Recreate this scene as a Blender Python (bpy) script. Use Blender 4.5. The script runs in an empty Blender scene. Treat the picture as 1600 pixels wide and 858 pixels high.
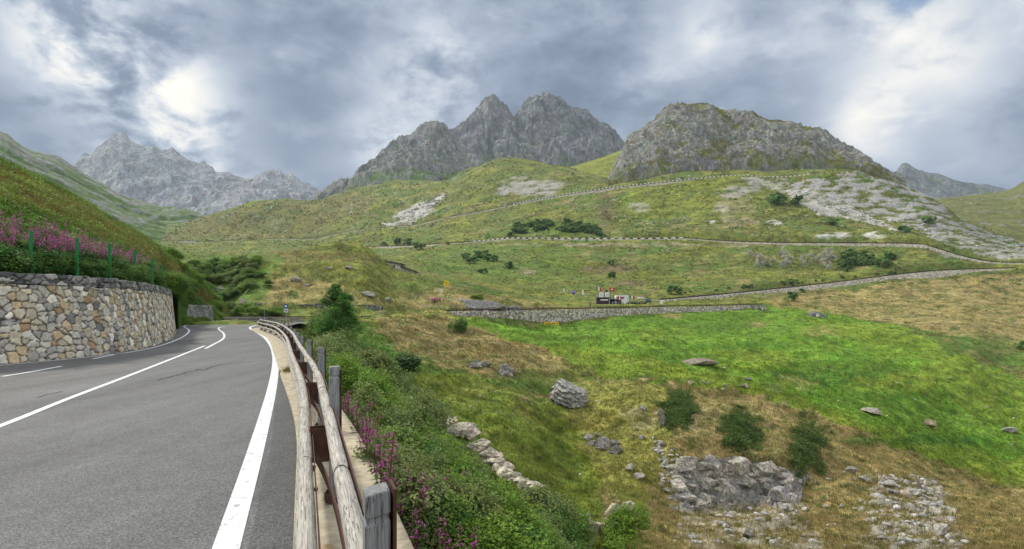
import bpy, math, random
import numpy as np
from math import radians

# ------------------------------------------------------------------ camera, world, sun, exposure
SC = bpy.context.scene
COL = SC.collection
F, HZ, EYE = 900.0, 482.0, 1.7            # focal length in photo pixels, horizon row, eye height above the road
cam_d = bpy.data.cameras.new("camera"); cam = bpy.data.objects.new("camera", cam_d); COL.objects.link(cam)
cam.location = (0, 0, EYE); cam.rotation_euler = (radians(90), 0, 0)
cam_d.sensor_width = 36; cam_d.lens = 36 * F / 1600; cam_d.shift_y = (HZ - 429) / 1600
cam_d.clip_start = 0.05; cam_d.clip_end = 40000
SC.camera = cam
SC.view_settings.view_transform = 'Standard'; SC.view_settings.look = 'None'
SC.view_settings.gamma = 1; SC.view_settings.exposure = 0.10; SC.view_settings.use_curve_mapping = False
SC.cycles.max_bounces = 5; SC.cycles.diffuse_bounces = 2; SC.cycles.transparent_max_bounces = 8
SC.cycles.volume_bounces = 0; SC.cycles.volume_max_steps = 64; SC.cycles.use_denoising = True

SUN_AZ, SUN_EL = radians(-54), radians(40)
sd = bpy.data.lights.new("sun", 'SUN'); so = bpy.data.objects.new("sun", sd); COL.objects.link(so)
sd.energy = 3.5; sd.angle = radians(5); sd.color = (1.0, 0.93, 0.82)
so.rotation_euler = (radians(90) - SUN_EL, 0, math.pi - SUN_AZ)

class NT:
    """small helper round a node tree"""
    def __init__(s, nt): s.t = nt; s.n = nt.nodes; s.l = nt.links
    def new(s, typ, **kw):
        n = s.n.new(typ)
        for k, v in kw.items():
            if k.startswith('i_'):
                key = k[2:]; key = int(key) if key.isdigit() else key.replace('_', ' ')
                if hasattr(v, 'is_linked'): s.l.new(v, n.inputs[key])
                else: n.inputs[key].default_value = v
            else: setattr(n, k, v)
        return n
    def sock(s, inp, v):
        if hasattr(v, 'is_linked'): s.l.new(v, inp)
        else: inp.default_value = v
    def math(s, op, a, b=0.0, c=None, clamp=False):
        n = s.n.new('ShaderNodeMath'); n.operation = op; n.use_clamp = clamp
        s.sock(n.inputs[0], a); s.sock(n.inputs[1], b)
        if c is not None: s.sock(n.inputs[2], c)
        return n.outputs[0]
    def vec(s, op, a, b=(0, 0, 0), out=0):
        n = s.n.new('ShaderNodeVectorMath'); n.operation = op
        s.sock(n.inputs[0], a); s.sock(n.inputs[1], b)
        return n.outputs[out]
    def mr(s, v, a, b, c, d, smooth=False):
        n = s.n.new('ShaderNodeMapRange'); n.interpolation_type = 'SMOOTHSTEP' if smooth else 'LINEAR'
        s.sock(n.inputs[0], v)
        for k, x in enumerate((a, b, c, d)): s.sock(n.inputs[1 + k], x)
        return n.outputs[0]
    def mix(s, f, a, b, mode='MIX'):
        n = s.n.new('ShaderNodeMix'); n.data_type = 'RGBA'; n.blend_type = mode
        s.sock(n.inputs[0], f); s.sock(n.inputs[6], a); s.sock(n.inputs[7], b)
        return n.outputs[2]
    def noise(s, vec, scale, detail=6, rough=0.55, dist=0.0, out=0):
        n = s.n.new('ShaderNodeTexNoise'); s.l.new(vec, n.inputs['Vector'])
        n.inputs['Scale'].default_value = scale; n.inputs['Detail'].default_value = detail
        n.inputs['Roughness'].default_value = rough; n.inputs['Distortion'].default_value = dist
        return n.outputs[out]

def c4(c): return (c[0], c[1], c[2], 1.0)

def make_world():
    w = bpy.data.worlds.new("World"); SC.world = w; w.use_nodes = True
    T = NT(w.node_tree); T.n.clear()
    out = T.new('ShaderNodeOutputWorld')
    sky = T.new('ShaderNodeTexSky'); sky.sky_type = 'NISHITA'; sky.sun_disc = False
    sky.sun_elevation = SUN_EL; sky.sun_rotation = SUN_AZ
    bsky = T.new('ShaderNodeBackground', i_Color=sky.outputs[0], i_Strength=0.15)
    tc = T.new('ShaderNodeTexCoord'); d = tc.outputs['Generated']
    sep = T.new('ShaderNodeSeparateXYZ', i_0=d); z = sep.outputs[2]
    # cloud deck: directions projected half way to a plane so that clouds flatten towards the horizon
    k = T.math('ADD', T.math('MAXIMUM', z, 0.0), 0.75)
    cv = T.vec('DIVIDE', d, None) if False else None
    comb = T.new('ShaderNodeCombineXYZ', i_0=T.math('DIVIDE', sep.outputs[0], k), i_1=T.math('DIVIDE', sep.outputs[1], k), i_2=T.math('MULTIPLY', z, 1.1))
    p = comb.outputs[0]
    wv = T.vec('ADD', p, T.vec('SCALE', T.noise(p, 1.6, 3, 0.5, 0, 1), (0, 0, 0)))
    big = T.noise(p, 2.0, 4, 0.5, 0.3)
    mid = T.noise(T.vec('ADD', p, (3.1, 7.7, 1.3)), 4.6, 8, 0.52, 0.25)
    fine = T.noise(T.vec('ADD', p, (13.1, 2.7, 5.3)), 13.0, 9, 0.58, 0.25)
    v = T.math('ADD', T.math('ADD', T.math('MULTIPLY', big, 0.62), T.math('MULTIPLY', mid, 0.56)), T.math('MULTIPLY', fine, 0.32))
    def blob(px, py, r0, r1):     # a patch of sky round one direction, ragged through the noise
        u = np.array([(px - 800) / F, 1, (HZ - py) / F]); u /= np.linalg.norm(u)
        dt = T.vec('DOT_PRODUCT', d, tuple(u), out=1)
        ang = T.math('ARCCOSINE', T.math('MINIMUM', dt, 0.99999))
        ang = T.math('ADD', ang, T.math('MULTIPLY', T.math('SUBTRACT', fine, 0.5), 0.22))
        ang = T.math('ADD', ang, T.math('MULTIPLY', T.math('SUBTRACT', mid, 0.5), 0.30))
        return T.mr(ang, radians(r0), radians(r1), 1, 0, True)
    # brighter, thinner parts of the deck and darker, thicker parts
    gate = T.mr(T.math('ADD', T.math('MULTIPLY', mid, .6), T.math('MULTIPLY', fine, .4)), .40, .60, .25, 1.6)
    for a in ((215, 120, 0, 13, .25), (600, 225, 0, 9, .18), (690, 100, 0, 8, .13), (100, 60, 0, 7, .16), (1410, 60, 0, 11, .10), (1490, 110, 0, 9, .07),
              (1340, 200, 0, 8, .16), (480, 300, 0, 7, .10), (1100, 60, 0, 6, .08), (310, 250, 0, 11, .16), (1560, 190, 0, 8, .06)):
        v = T.math('ADD', v, T.math('MULTIPLY', T.math('MULTIPLY', blob(*a[:4]), gate), a[4]))
    for a in ((450, 120, 0, 17, .15), (820, 90, 0, 14, .12), (1180, 180, 0, 12, .09), (60, 170, 0, 10, .06), (1500, 60, 0, 5, .06)):
        v = T.math('SUBTRACT', v, T.math('MULTIPLY', blob(*a[:4]), a[4]))
    ramp = T.new('ShaderNodeValToRGB', i_0=T.mr(v, 0.61, 1.10, 0, 1))
    cr = ramp.color_ramp; cr.elements[0].position = 0; cr.elements[0].color = (.16, .205, .295, 1)
    cr.elements[1].position = 1; cr.elements[1].color = (1.25, 1.17, 1.0, 1)
    for pos, c in ((.22, (.24, .295, .40)), (.42, (.37, .43, .54)), (.60, (.58, .63, .71)), (.76, (.86, .86, .85))):
        e = cr.elements.new(pos); e.color = c4(c)
    # overcast sky: brighter zenith, plus added brightness behind the camera as unseen fill
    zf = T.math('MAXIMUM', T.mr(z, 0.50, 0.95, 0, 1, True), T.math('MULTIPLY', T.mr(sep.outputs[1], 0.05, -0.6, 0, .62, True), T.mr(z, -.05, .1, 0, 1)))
    zen_fill = T.mr(zf, 0, 1, 1.0, SKYZ)
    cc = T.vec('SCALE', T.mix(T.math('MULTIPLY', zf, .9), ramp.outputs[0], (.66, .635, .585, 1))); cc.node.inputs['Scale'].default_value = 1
    T.l.new(zen_fill, cc.node.inputs['Scale'])
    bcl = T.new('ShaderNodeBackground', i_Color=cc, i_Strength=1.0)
    gap = T.math('MAXIMUM', blob(1395, 122, -1.6, 1.4), blob(1435, 10, -1.4, 1.6))
    cover = T.math('SUBTRACT', 1.0, T.math('MULTIPLY', gap, 0.85))
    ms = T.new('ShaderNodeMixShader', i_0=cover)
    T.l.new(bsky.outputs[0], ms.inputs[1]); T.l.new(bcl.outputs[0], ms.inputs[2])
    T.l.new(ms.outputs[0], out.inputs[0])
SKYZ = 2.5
make_world()

# ------------------------------------------------------------------ numpy helpers
rng = np.random.default_rng(7); random.seed(7)
_perm = np.random.default_rng(3).permutation(1024)
_ga = np.random.default_rng(4).uniform(0, 2 * np.pi, 1024); _gx, _gy = np.cos(_ga), np.sin(_ga)
def perlin(x, y, seed=0):
    x = np.asarray(x, float) + seed * 17.31; y = np.asarray(y, float) + seed * 5.77
    xi = np.floor(x).astype(np.int64); yi = np.floor(y).astype(np.int64); xf = x - xi; yf = y - yi
    u = xf * xf * xf * (xf * (xf * 6 - 15) + 10); v = yf * yf * yf * (yf * (yf * 6 - 15) + 10)
    def g(i, j, dx, dy):
        h = _perm[(_perm[i & 1023] + j) & 1023]; return _gx[h] * dx + _gy[h] * dy
    a = g(xi, yi, xf, yf); b = g(xi + 1, yi, xf - 1, yf); c = g(xi, yi + 1, xf, yf - 1); d = g(xi + 1, yi + 1, xf - 1, yf - 1)
    return 1.5 * ((a * (1 - u) + b * u) * (1 - v) + (c * (1 - u) + d * u) * v)
def fbm(x, y, o=4, seed=0, g=0.5):
    r = 0; a = 1; s = 0
    for k in range(o):
        r = r + a * perlin(x * 2 ** k, y * 2 ** k, seed + k); s += a; a *= g
    return r / s
def ridged(x, y, o=4, seed=0, g=0.5):
    r = 0; a = 1; s = 0
    for k in range(o):
        r = r + a * (1 - 2 * np.abs(perlin(x * 2 ** k, y * 2 ** k, seed + k))); s += a; a *= g
    return r / s
def sst(x, a, b):
    t = np.clip((x - a) / (b - a), 0, 1); return t * t * (3 - 2 * t)
def pchip(xs, ys, xq):
    """monotone cubic; xs (n,), ys (n,) or (n,m)"""
    xs = np.asarray(xs, float); ys = np.asarray(ys, float); one = ys.ndim == 1
    if one: ys = ys[:, None]
    h = np.diff(xs)[:, None]; d = np.diff(ys, axis=0) / h; n = len(xs); m = np.zeros_like(ys)
    m[0] = d[0]; m[-1] = d[-1]
    if n > 2:
        w1 = 2 * h[1:] + h[:-1]; w2 = h[1:] + 2 * h[:-1]; ok = d[1:] * d[:-1] > 0
        with np.errstate(divide='ignore', invalid='ignore'):
            hm = (w1 + w2) / (w1 / d[:-1] + w2 / d[1:])
        m[1:-1] = np.where(ok, hm, 0)
    i = np.clip(np.searchsorted(xs, xq) - 1, 0, n - 2); t = ((xq - xs[i]) / (xs[i + 1] - xs[i]))[:, None]; t = np.clip(t, 0, 1); H = h[i]
    r = (2 * t**3 - 3 * t**2 + 1) * ys[i] + (t**3 - 2 * t**2 + t) * H * m[i] + (-2 * t**3 + 3 * t**2) * ys[i + 1] + (t**3 - t**2) * H * m[i + 1]
    return r[:, 0] if one else r
def catmull(pts, step=0.2):
    P = np.array(pts, float); P = np.vstack([2 * P[0] - P[1], P, 2 * P[-1] - P[-2]]); o = []
    for i in range(1, len(P) - 2):
        n = max(2, int(np.linalg.norm(P[i + 1] - P[i]) / step)); t = np.linspace(0, 1, n, endpoint=False)[:, None]
        o.append(.5 * (2 * P[i] + (P[i + 1] - P[i - 1]) * t + (2 * P[i - 1] - 5 * P[i] + 4 * P[i + 1] - P[i + 2]) * t**2 + (-P[i - 1] + 3 * P[i] - 3 * P[i + 1] + P[i + 2]) * t**3))
    return np.vstack(o + [P[-2:-1]])
def arc(P): return np.concatenate([[0], np.cumsum(np.linalg.norm(np.diff(P, axis=0), axis=1))])
def zy(D, y): return EYE + (HZ - y) * D / F
def ground0(px, y, z=0.0):
    D = (EYE - z) * F / (y - HZ); return np.array([(px - 800) / F * D, D])

def mesh_np(name, V, Fc, mat=None, parent=None, col=None, smooth=True, attrs=None):
    me = bpy.data.meshes.new(name); V = np.ascontiguousarray(V, dtype=np.float32); Fc = np.ascontiguousarray(Fc, dtype=np.int32)
    me.vertices.add(len(V)); me.vertices.foreach_set('co', V.ravel())
    k = Fc.shape[1]; me.loops.add(Fc.size); me.loops.foreach_set('vertex_index', Fc.ravel())
    me.polygons.add(len(Fc)); me.polygons.foreach_set('loop_start', np.arange(0, Fc.size, k, dtype=np.int32))
    if smooth is not None: me.polygons.foreach_set('use_smooth', np.full(len(Fc), bool(smooth)))
    if col is not None:
        a = me.color_attributes.new('Col', 'FLOAT_COLOR', 'POINT'); c = np.ones((len(V), 4), np.float32); c[:, :3] = col
        a.data.foreach_set('color', c.ravel())
    for n_, v in (attrs or {}).items():
        a = me.attributes.new(n_, 'FLOAT', 'POINT'); a.data.foreach_set('value', np.ascontiguousarray(v, dtype=np.float32))
    me.update(calc_edges=True); me.validate()
    if mat: me.materials.append(mat)
    o = bpy.data.objects.new(name, me); COL.objects.link(o)
    if parent: o.parent = parent
    return o
def grid_faces(r, c):
    i = np.arange(r * c).reshape(r, c)
    return np.stack([i[:-1, :-1], i[:-1, 1:], i[1:, 1:], i[1:, :-1]], -1).reshape(-1, 4)
def tag(o, label=None, cat=None, group=None, kind=None):
    if label: o['label'] = label
    if cat: o['category'] = cat
    if group: o['group'] = group
    if kind: o['kind'] = kind
    return o
def thing(name, loc, label, cat, group=None, rz=0):
    o = bpy.data.objects.new(name, None); COL.objects.link(o); o.location = loc; o.rotation_euler = (0, 0, rz)
    o.empty_display_size = .2; return tag(o, label, cat, group)
def struct(o, label=None): o['kind'] = 'structure'; (label and tag(o, label)); return o
def copy_tree(o, parent=None):
    c = o.copy(); COL.objects.link(c)
    if parent: c.parent = parent
    for ch in o.children: copy_tree(ch, c)
    return c

class MB:
    """collects boxes, bars, tubes into one mesh (local coordinates)"""
    def __init__(s): s.V = []; s.F = []; s.n = 0
    def add(s, V, Fc):
        s.V.append(np.asarray(V, float)); s.F += [tuple(int(i) + s.n for i in f) for f in Fc]; s.n += len(V)
    def box(s, c, size, rz=0.0, rx=0.0, taper=1.0):
        x, y, z = [a / 2 for a in size]
        V = np.array([[sx * x * (taper if sz > 0 else 1), sy * y * (taper if sz > 0 else 1), sz * z] for sz in (-1, 1) for sx, sy in ((-1, -1), (1, -1), (1, 1), (-1, 1))])
        if rx:
            c_, s_ = math.cos(rx), math.sin(rx); V = V @ np.array([[1, 0, 0], [0, c_, s_], [0, -s_, c_]])
        if rz:
            c_, s_ = math.cos(rz), math.sin(rz); V = V @ np.array([[c_, s_, 0], [-s_, c_, 0], [0, 0, 1]])
        s.add(V + np.array(c), [(3, 2, 1, 0), (4, 5, 6, 7), (0, 1, 5, 4), (1, 2, 6, 5), (2, 3, 7, 6), (3, 0, 4, 7)]); return s
    def tube(s, P, r, n=8, cap=True):
        P = np.asarray(P, float); r = np.broadcast_to(np.asarray(r, float), (len(P),)); V = []
        T = np.gradient(P, axis=0); T /= np.linalg.norm(T, axis=1)[:, None] + 1e-9
        up = np.array([0, 0, 1.0]) if abs(T[0, 2]) < .9 else np.array([1.0, 0, 0])
        for i in range(len(P)):
            a = np.cross(T[i], up); a /= np.linalg.norm(a) + 1e-9; b = np.cross(a, T[i])
            for k in range(n):
                t = 2 * math.pi * k / n; V.append(P[i] + r[i] * (a * math.cos(t) + b * math.sin(t)))
        Fc = [(i * n + k, i * n + (k + 1) % n, (i + 1) * n + (k + 1) % n, (i + 1) * n + k) for i in range(len(P) - 1) for k in range(n)]
        if cap: Fc += [tuple(range(n))[::-1], tuple(range((len(P) - 1) * n, len(P) * n))]
        s.add(V, Fc); return s
    def sweep(s, P, prof, T=None, closed=True):
        """profile points (offset right, up) swept along plan path P (n,3)"""
        P = np.asarray(P, float); T = np.gradient(P[:, :2], axis=0); T /= np.linalg.norm(T, axis=1)[:, None] + 1e-9
        R = np.stack([T[:, 1], -T[:, 0]], 1); m = len(prof); V = []
        for i in range(len(P)):
            for (a, b) in prof: V.append((P[i, 0] + R[i, 0] * a, P[i, 1] + R[i, 1] * a, P[i, 2] + b))
        n = m if closed else m - 1
        Fc = [(i * m + k, i * m + (k + 1) % m, (i + 1) * m + (k + 1) % m, (i + 1) * m + k) for i in range(len(P) - 1) for k in range(n)]
        if closed: Fc += [tuple(range(m))[::-1], tuple(range((len(P) - 1) * m, len(P) * m))]
        s.add(V, Fc); return s
    def build(s, name, mat, parent=None, bevel=0.0, smooth=False):
        me = bpy.data.meshes.new(name); me.from_pydata([tuple(v) for v in np.vstack(s.V)], [], s.F); me.update()
        if mat: me.materials.append(mat)
        if smooth: me.polygons.foreach_set('use_smooth', [True] * len(me.polygons))
        o = bpy.data.objects.new(name, me); COL.objects.link(o)
        if parent: o.parent = parent
        if bevel:
            b = o.modifiers.new('bevel', 'BEVEL'); b.width = bevel; b.segments = 2; b.limit_method = 'ANGLE'
        return o

# ------------------------------------------------------------------ materials
def new_mat(name):
    m = bpy.data.materials.new(name); m.use_nodes = True; T = NT(m.node_tree)
    b = T.n['Principled BSDF']; b.inputs['Specular IOR Level'].default_value = 0.25; b.inputs['Roughness'].default_value = .85
    return m, T, b
def simple(name, c, rough=.6, metal=0.0, var=0.25, scale=6.0, bump=0.0, spec=.3):
    m, T, b = new_mat(name); tc = T.new('ShaderNodeTexCoord'); P = tc.outputs['Object']
    n = T.noise(P, scale, 6, .6)
    b.inputs['Roughness'].default_value = rough; b.inputs['Metallic'].default_value = metal; b.inputs['Specular IOR Level'].default_value = spec
    T.l.new(T.vec('MULTIPLY', c4(c)[:3], T.new('ShaderNodeCombineXYZ', i_0=T.mr(n, .25, .75, 1 - var, 1 + var), i_1=T.mr(n, .25, .75, 1 - var, 1 + var), i_2=T.mr(n, .25, .75, 1 - var, 1 + var)).outputs[0]), b.inputs['Base Color'])
    if bump:
        bp = T.new('ShaderNodeBump', i_Height=n, i_Strength=.6, i_Distance=bump); T.l.new(bp.outputs[0], b.inputs['Normal'])
    return m
def ground_mat(name, s, bump, rocks=1.0, gc=.5):
    """s: size in metres of the main clumps; colour from the 'Col' attribute, 'rock' attribute sets the stone look"""
    m, T, b = new_mat(name); tc = T.new('ShaderNodeTexCoord'); P = tc.outputs['Object']
    col = T.new('ShaderNodeAttribute', attribute_name='Col').outputs['Color']; rk = T.new('ShaderNodeAttribute', attribute_name='rock').outputs['Fac']
    n1 = T.noise(P, 1 / s, 13, .72); n2 = T.noise(T.vec('MULTIPLY', P, (.7, 1, 1.7)), .3 / s, 9, .68)
    g = T.math('MULTIPLY', T.mr(n1, .3, .7, 1 - gc, 1 + gc), T.mr(n2, .3, .7, 1 - gc * .6, 1 + gc * .6))
    # rock: blocky facets with dark cracks
    Pw = T.vec('ADD', P, T.vec('MULTIPLY', T.noise(P, .5 / s, 5, .6, 0, 1), (s * 1.5,) * 3))
    PR = T.vec('MULTIPLY', Pw, (1.0, 1.0, .55))
    cr = T.new('ShaderNodeTexVoronoi', feature='DISTANCE_TO_EDGE', i_Vector=PR, i_Scale=.33 / s).outputs[0]
    cr2 = T.new('ShaderNodeTexVoronoi', feature='DISTANCE_TO_EDGE', i_Vector=PR, i_Scale=1.0 / s).outputs[0]
    n3 = T.noise(PR, .6 / s, 12, .74)
    n4 = T.noise(T.vec('MULTIPLY', Pw, (1.6, 1.0, .45)), .9 / s, 10, .7)      # steep darker clefts
    r = T.math('MULTIPLY', T.mr(cr, 0, .05, .80, 1.0), T.mr(T.math('ABSOLUTE', T.math('SUBTRACT', n4, .5)), 0, .07, .50, 1.06))
    r = T.math('MULTIPLY', r, T.mr(n3, .3, .7, .60, 1.42))
    f = T.math('ADD', T.math('MULTIPLY', g, T.math('SUBTRACT', 1, rk)), T.math('MULTIPLY', r, rk))
    hue = T.noise(P, .35 / s, 6, .6, 0, 1)
    c = T.vec('MULTIPLY', col, T.vec('ADD', T.vec('MULTIPLY', hue, (.5, .3, .5)), (.75, .85, .75)))
    c2 = T.vec('SCALE', c); T.l.new(f, c2.node.inputs['Scale']); T.l.new(c2, b.inputs['Base Color'])
    hh = T.math('ADD', T.math('MULTIPLY', n1, T.math('SUBTRACT', 1, rk)), T.math('MULTIPLY', T.math('ADD', T.math('MULTIPLY', n3, 1.6), T.mr(cr, 0, .12, 0, .15)), rk))
    bp = T.new('ShaderNodeBump', i_Height=hh, i_Strength=.9, i_Distance=bump); T.l.new(bp.outputs[0], b.inputs['Normal'])
    b.inputs['Roughness'].default_value = .95; b.inputs['Specular IOR Level'].default_value = .1
    return m
def leaf_mat(name, trans=.35, rough=.6):
    m, T, b = new_mat(name); col = T.new('ShaderNodeAttribute', attribute_name='Col').outputs['Color']
    T.l.new(col, b.inputs['Base Color']); b.inputs['Roughness'].default_value = rough; b.inputs['Specular IOR Level'].default_value = .2
    tr = T.new('ShaderNodeBsdfTranslucent', i_Color=col); ms = T.new('ShaderNodeMixShader', i_0=trans)
    T.l.new(b.outputs[0], ms.inputs[1]); T.l.new(tr.outputs[0], ms.inputs[2]); T.l.new(ms.outputs[0], T.n['Material Output'].inputs[0])
    return m
def stone_mat(name, c, size, joint=.5, var=.45, bump=.05, flat=.6):
    m, T, b = new_mat(name); tc = T.new('ShaderNodeTexCoord'); P0 = tc.outputs['Object']
    P = T.vec('MULTIPLY', T.vec('ADD', P0, T.vec('MULTIPLY', T.noise(P0, 1 / size, 3, .5, 0, 1), (size * .5,) * 3)), (1, 1, 1 / flat))
    v = T.new('ShaderNodeTexVoronoi', i_Vector=P, i_Scale=1 / size); e = T.new('ShaderNodeTexVoronoi', feature='DISTANCE_TO_EDGE', i_Vector=P, i_Scale=1 / size)
    sp = T.new('ShaderNodeSeparateColor', i_0=v.outputs['Color'])
    k = T.math('MULTIPLY', T.mr(sp.outputs[0], 0, 1, 1 - var, 1 + var), T.mr(e.outputs[0], .0, .12, 1 - joint, 1, True))
    k = T.math('MULTIPLY', k, T.mr(T.noise(P0, 3 / size, 8, .7), .3, .7, .75, 1.25))
    cc = T.mix(sp.outputs[1], c4(c), c4((c[0] * 1.12, c[1] * .98, c[2] * .82)))
    o = T.vec('SCALE', cc); T.l.new(k, o.node.inputs['Scale']); T.l.new(o, b.inputs['Base Color'])
    bp = T.new('ShaderNodeBump', i_Height=T.mr(e.outputs[0], 0, .15, 0, 1, True), i_Strength=.8, i_Distance=bump); T.l.new(bp.outputs[0], b.inputs['Normal'])
    return m
def col_mat(name, scale, var=.25, bump=.02, rough=.9, stretch=(1, 1, 1)):
    m, T, b = new_mat(name); P = T.vec('MULTIPLY', T.new('ShaderNodeTexCoord').outputs['Object'], stretch)
    col = T.new('ShaderNodeAttribute', attribute_name='Col').outputs['Color']; n = T.noise(P, scale, 10, .68)
    o = T.vec('SCALE', col); T.l.new(T.mr(n, .28, .72, 1 - var, 1 + var), o.node.inputs['Scale']); T.l.new(o, b.inputs['Base Color'])
    b.inputs['Roughness'].default_value = rough
    bp = T.new('ShaderNodeBump', i_Height=n, i_Strength=.7, i_Distance=bump); T.l.new(bp.outputs[0], b.inputs['Normal'])
    return m

def asphalt_mat(name, base, patchy=.22):
    m, T, b = new_mat(name); P = T.new('ShaderNodeTexCoord').outputs['Object']
    fine = T.new('ShaderNodeTexVoronoi', i_Vector=P, i_Scale=95.0).outputs['Color']; fs = T.new('ShaderNodeSeparateColor', i_0=fine).outputs[0]
    n = T.noise(P, 60, 5, .7); big = T.noise(T.vec('MULTIPLY', P, (1, .4, 1)), .45, 7, .6); mid = T.noise(P, 3.0, 6, .62)
    k = T.math('MULTIPLY', T.mr(fs, 0, 1, .45, 1.55), T.mr(n, .3, .7, .6, 1.4))
    k = T.math('MULTIPLY', k, T.mr(big, .3, .7, 1 - patchy, 1 + patchy)); tr_ = T.noise(T.vec('MULTIPLY', T.vec('ADD', P, T.vec('MULTIPLY', P, (0, 0, 0))), (1.0, .12, 1)), 1.1, 4, .6); k = T.math('MULTIPLY', k, T.mr(tr_, .35, .65, .86, 1.14)); k = T.math('MULTIPLY', k, T.mr(mid, .3, .7, .9, 1.1))
    o = T.vec('SCALE', base); T.l.new(k, o.node.inputs['Scale']); T.l.new(o, b.inputs['Base Color'])
    b.inputs['Roughness'].default_value = .82; b.inputs['Specular IOR Level'].default_value = .35
    bp = T.new('ShaderNodeBump', i_Height=T.math('ADD', n, fs), i_Strength=.5, i_Distance=.004); T.l.new(bp.outputs[0], b.inputs['Normal'])
    return m
def paint_mat():
    m, T, b = new_mat('road_paint'); P = T.new('ShaderNodeTexCoord').outputs['Object']
    w = T.noise(P, 9, 10, .78); f = T.mr(w, .55, .64, 0, .85)
    n = T.noise(P, 70, 4, .7)
    c = T.mix(f, (.66, .69, .72, 1), (.17, .17, .17, 1)); o = T.vec('SCALE', c); T.l.new(T.mr(n, .3, .7, .85, 1.12), o.node.inputs['Scale'])
    T.l.new(o, b.inputs['Base Color']); b.inputs['Roughness'].default_value = .7
    return m
def wood_mat(name, c, grain=(60, 60, 2.2)):
    """weathered wood; grain runs along local z of the coordinates given by the 'gu','gv' attributes when present"""
    m, T, b = new_mat(name)
    u = T.new('ShaderNodeAttribute', attribute_name='gu').outputs['Fac']; v = T.new('ShaderNodeAttribute', attribute_name='gv').outputs['Fac']; w = T.new('ShaderNodeAttribute', attribute_name='gw').outputs['Fac']
    P = T.new('ShaderNodeCombineXYZ', i_0=u, i_1=v, i_2=w).outputs[0]
    n = T.noise(T.vec('MULTIPLY', P, (grain[0] * 1.6, grain[1] * 1.6, grain[2] * 2.4)), 1, 8, .72, .2); cr = T.noise(T.vec('MULTIPLY', P, (grain[0] * 1.1, grain[1] * 1.1, 1.6)), 1, 4, .6, .9)
    bl = T.noise(T.vec('MULTIPLY', P, (9, 9, 2.5)), 1, 7, .68); kn = T.new('ShaderNodeTexVoronoi', i_Vector=T.vec('MULTIPLY', P, (7, 7, 1.9)), i_Scale=1.0).outputs[0]
    crk = T.math('MULTIPLY', T.mr(T.math('ABSOLUTE', T.math('SUBTRACT', cr, .53)), 0, .018, .30, 1), T.mr(kn, .06, .14, .45, 1))
    k = T.math('MULTIPLY', T.math('MULTIPLY', T.mr(n, .25, .75, .55, 1.35), crk), T.mr(bl, .3, .7, .70, 1.2))
    o = T.vec('SCALE', c4(c)[:3]); T.l.new(k, o.node.inputs['Scale']); T.l.new(o, b.inputs['Base Color'])
    bp = T.new('ShaderNodeBump', i_Height=T.math('ADD', n, crk), i_Strength=.8, i_Distance=.006); T.l.new(bp.outputs[0], b.inputs['Normal'])
    b.inputs['Roughness'].default_value = .88
    return m
M = {}
M['terrain'] = ground_mat('terrain_ground', 1.6, .40, gc=.58)
M['bank'] = ground_mat('bank_ground', .8, .12)
M['far'] = ground_mat('far_rock', 26, 9.0, gc=.45)
M['mid'] = ground_mat('mid_rock', 9, 4.0, gc=.5)
M['leaf'] = leaf_mat('leaves'); M['grass'] = leaf_mat('grass_blades', .4, .7); M['petal'] = leaf_mat('petals', .3)
M['asphalt'] = asphalt_mat('asphalt', (.112, .115, .117)); M['asphalt2'] = asphalt_mat('asphalt_shoulder', (.084, .087, .089), .12)
M['paint'] = paint_mat()
M['wood'] = wood_mat('weathered_log', (.47, .45, .41)); M['post'] = wood_mat('weathered_post', (.30, .31, .32))
M['rust'] = simple('rusted_steel', (.085, .040, .028), .75, .2, .45, 14, .003)
M['rustline'] = simple('rusted_rail', (.075, .042, .032), .8, .1, .3, 3)
M['concrete'] = simple('concrete', (.42, .37, .27), .9, 0, .42, 7, .01)
M['kerb'] = simple('grey_concrete', (.32, .31, .29), .9, 0, .2, 2, .01)
M['farwall'] = stone_mat('rubble_wall', (.62, .60, .55), .75, joint=.88, var=.55, bump=.12)
M['farwall2'] = stone_mat('pale_rubble_wall', (.74, .71, .65), 1.0, joint=.65, var=.4, bump=.12)
M['wallstone'] = col_mat('mortared_stone', 9, .34, .02)
M['rock'] = ground_mat('outcrop_rock', .28, .05)
M['fence'] = simple('green_paint', (.025, .23, .075), .5, .2, .15)
M['white'] = simple('white_paint', (.75, .74, .70), .7, 0, .12, 2)
M['grey'] = simple('grey_metal', (.30, .31, .32), .5, .6, .1)
M['dark'] = simple('dark_panel', (.03, .03, .035), .6, 0, .2)
M['slate'] = simple('slate_roof', (.07, .068, .065), .8, 0, .4, 2, .05)
M['blue'] = simple('blue_sign', (.01, .05, .36), .4, 0, .05); M['signwhite'] = simple('sign_white', (.8, .8, .8), .5, 0, .03)
M['red'] = simple('red_cloth', (.55, .03, .03), .6, 0, .1); M['green'] = simple('green_cloth', (.01, .25, .07), .6, 0, .1)
M['yellow'] = simple('yellow_board', (.75, .50, .03), .6, 0, .12); M['violet'] = simple('violet_cloth', (.18, .13, .5), .6, 0, .1)
M['carblue'] = simple('car_blue', (.03, .09, .14), .3, .4, .05, spec=.5); M['glass'] = simple('dark_glass', (.02, .025, .03), .15, 0, .05, spec=.6)
M['rubber'] = simple('rubber', (.02, .02, .02), .9); M['bark'] = simple('bark', (.13, .11, .085), .9, 0, .35, 12, .01)
M['galv'] = simple('galvanised', (.42, .43, .43), .45, .7, .12)
M['linecrack'] = simple('tar_crack', (.03, .03, .03), .9)

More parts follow.
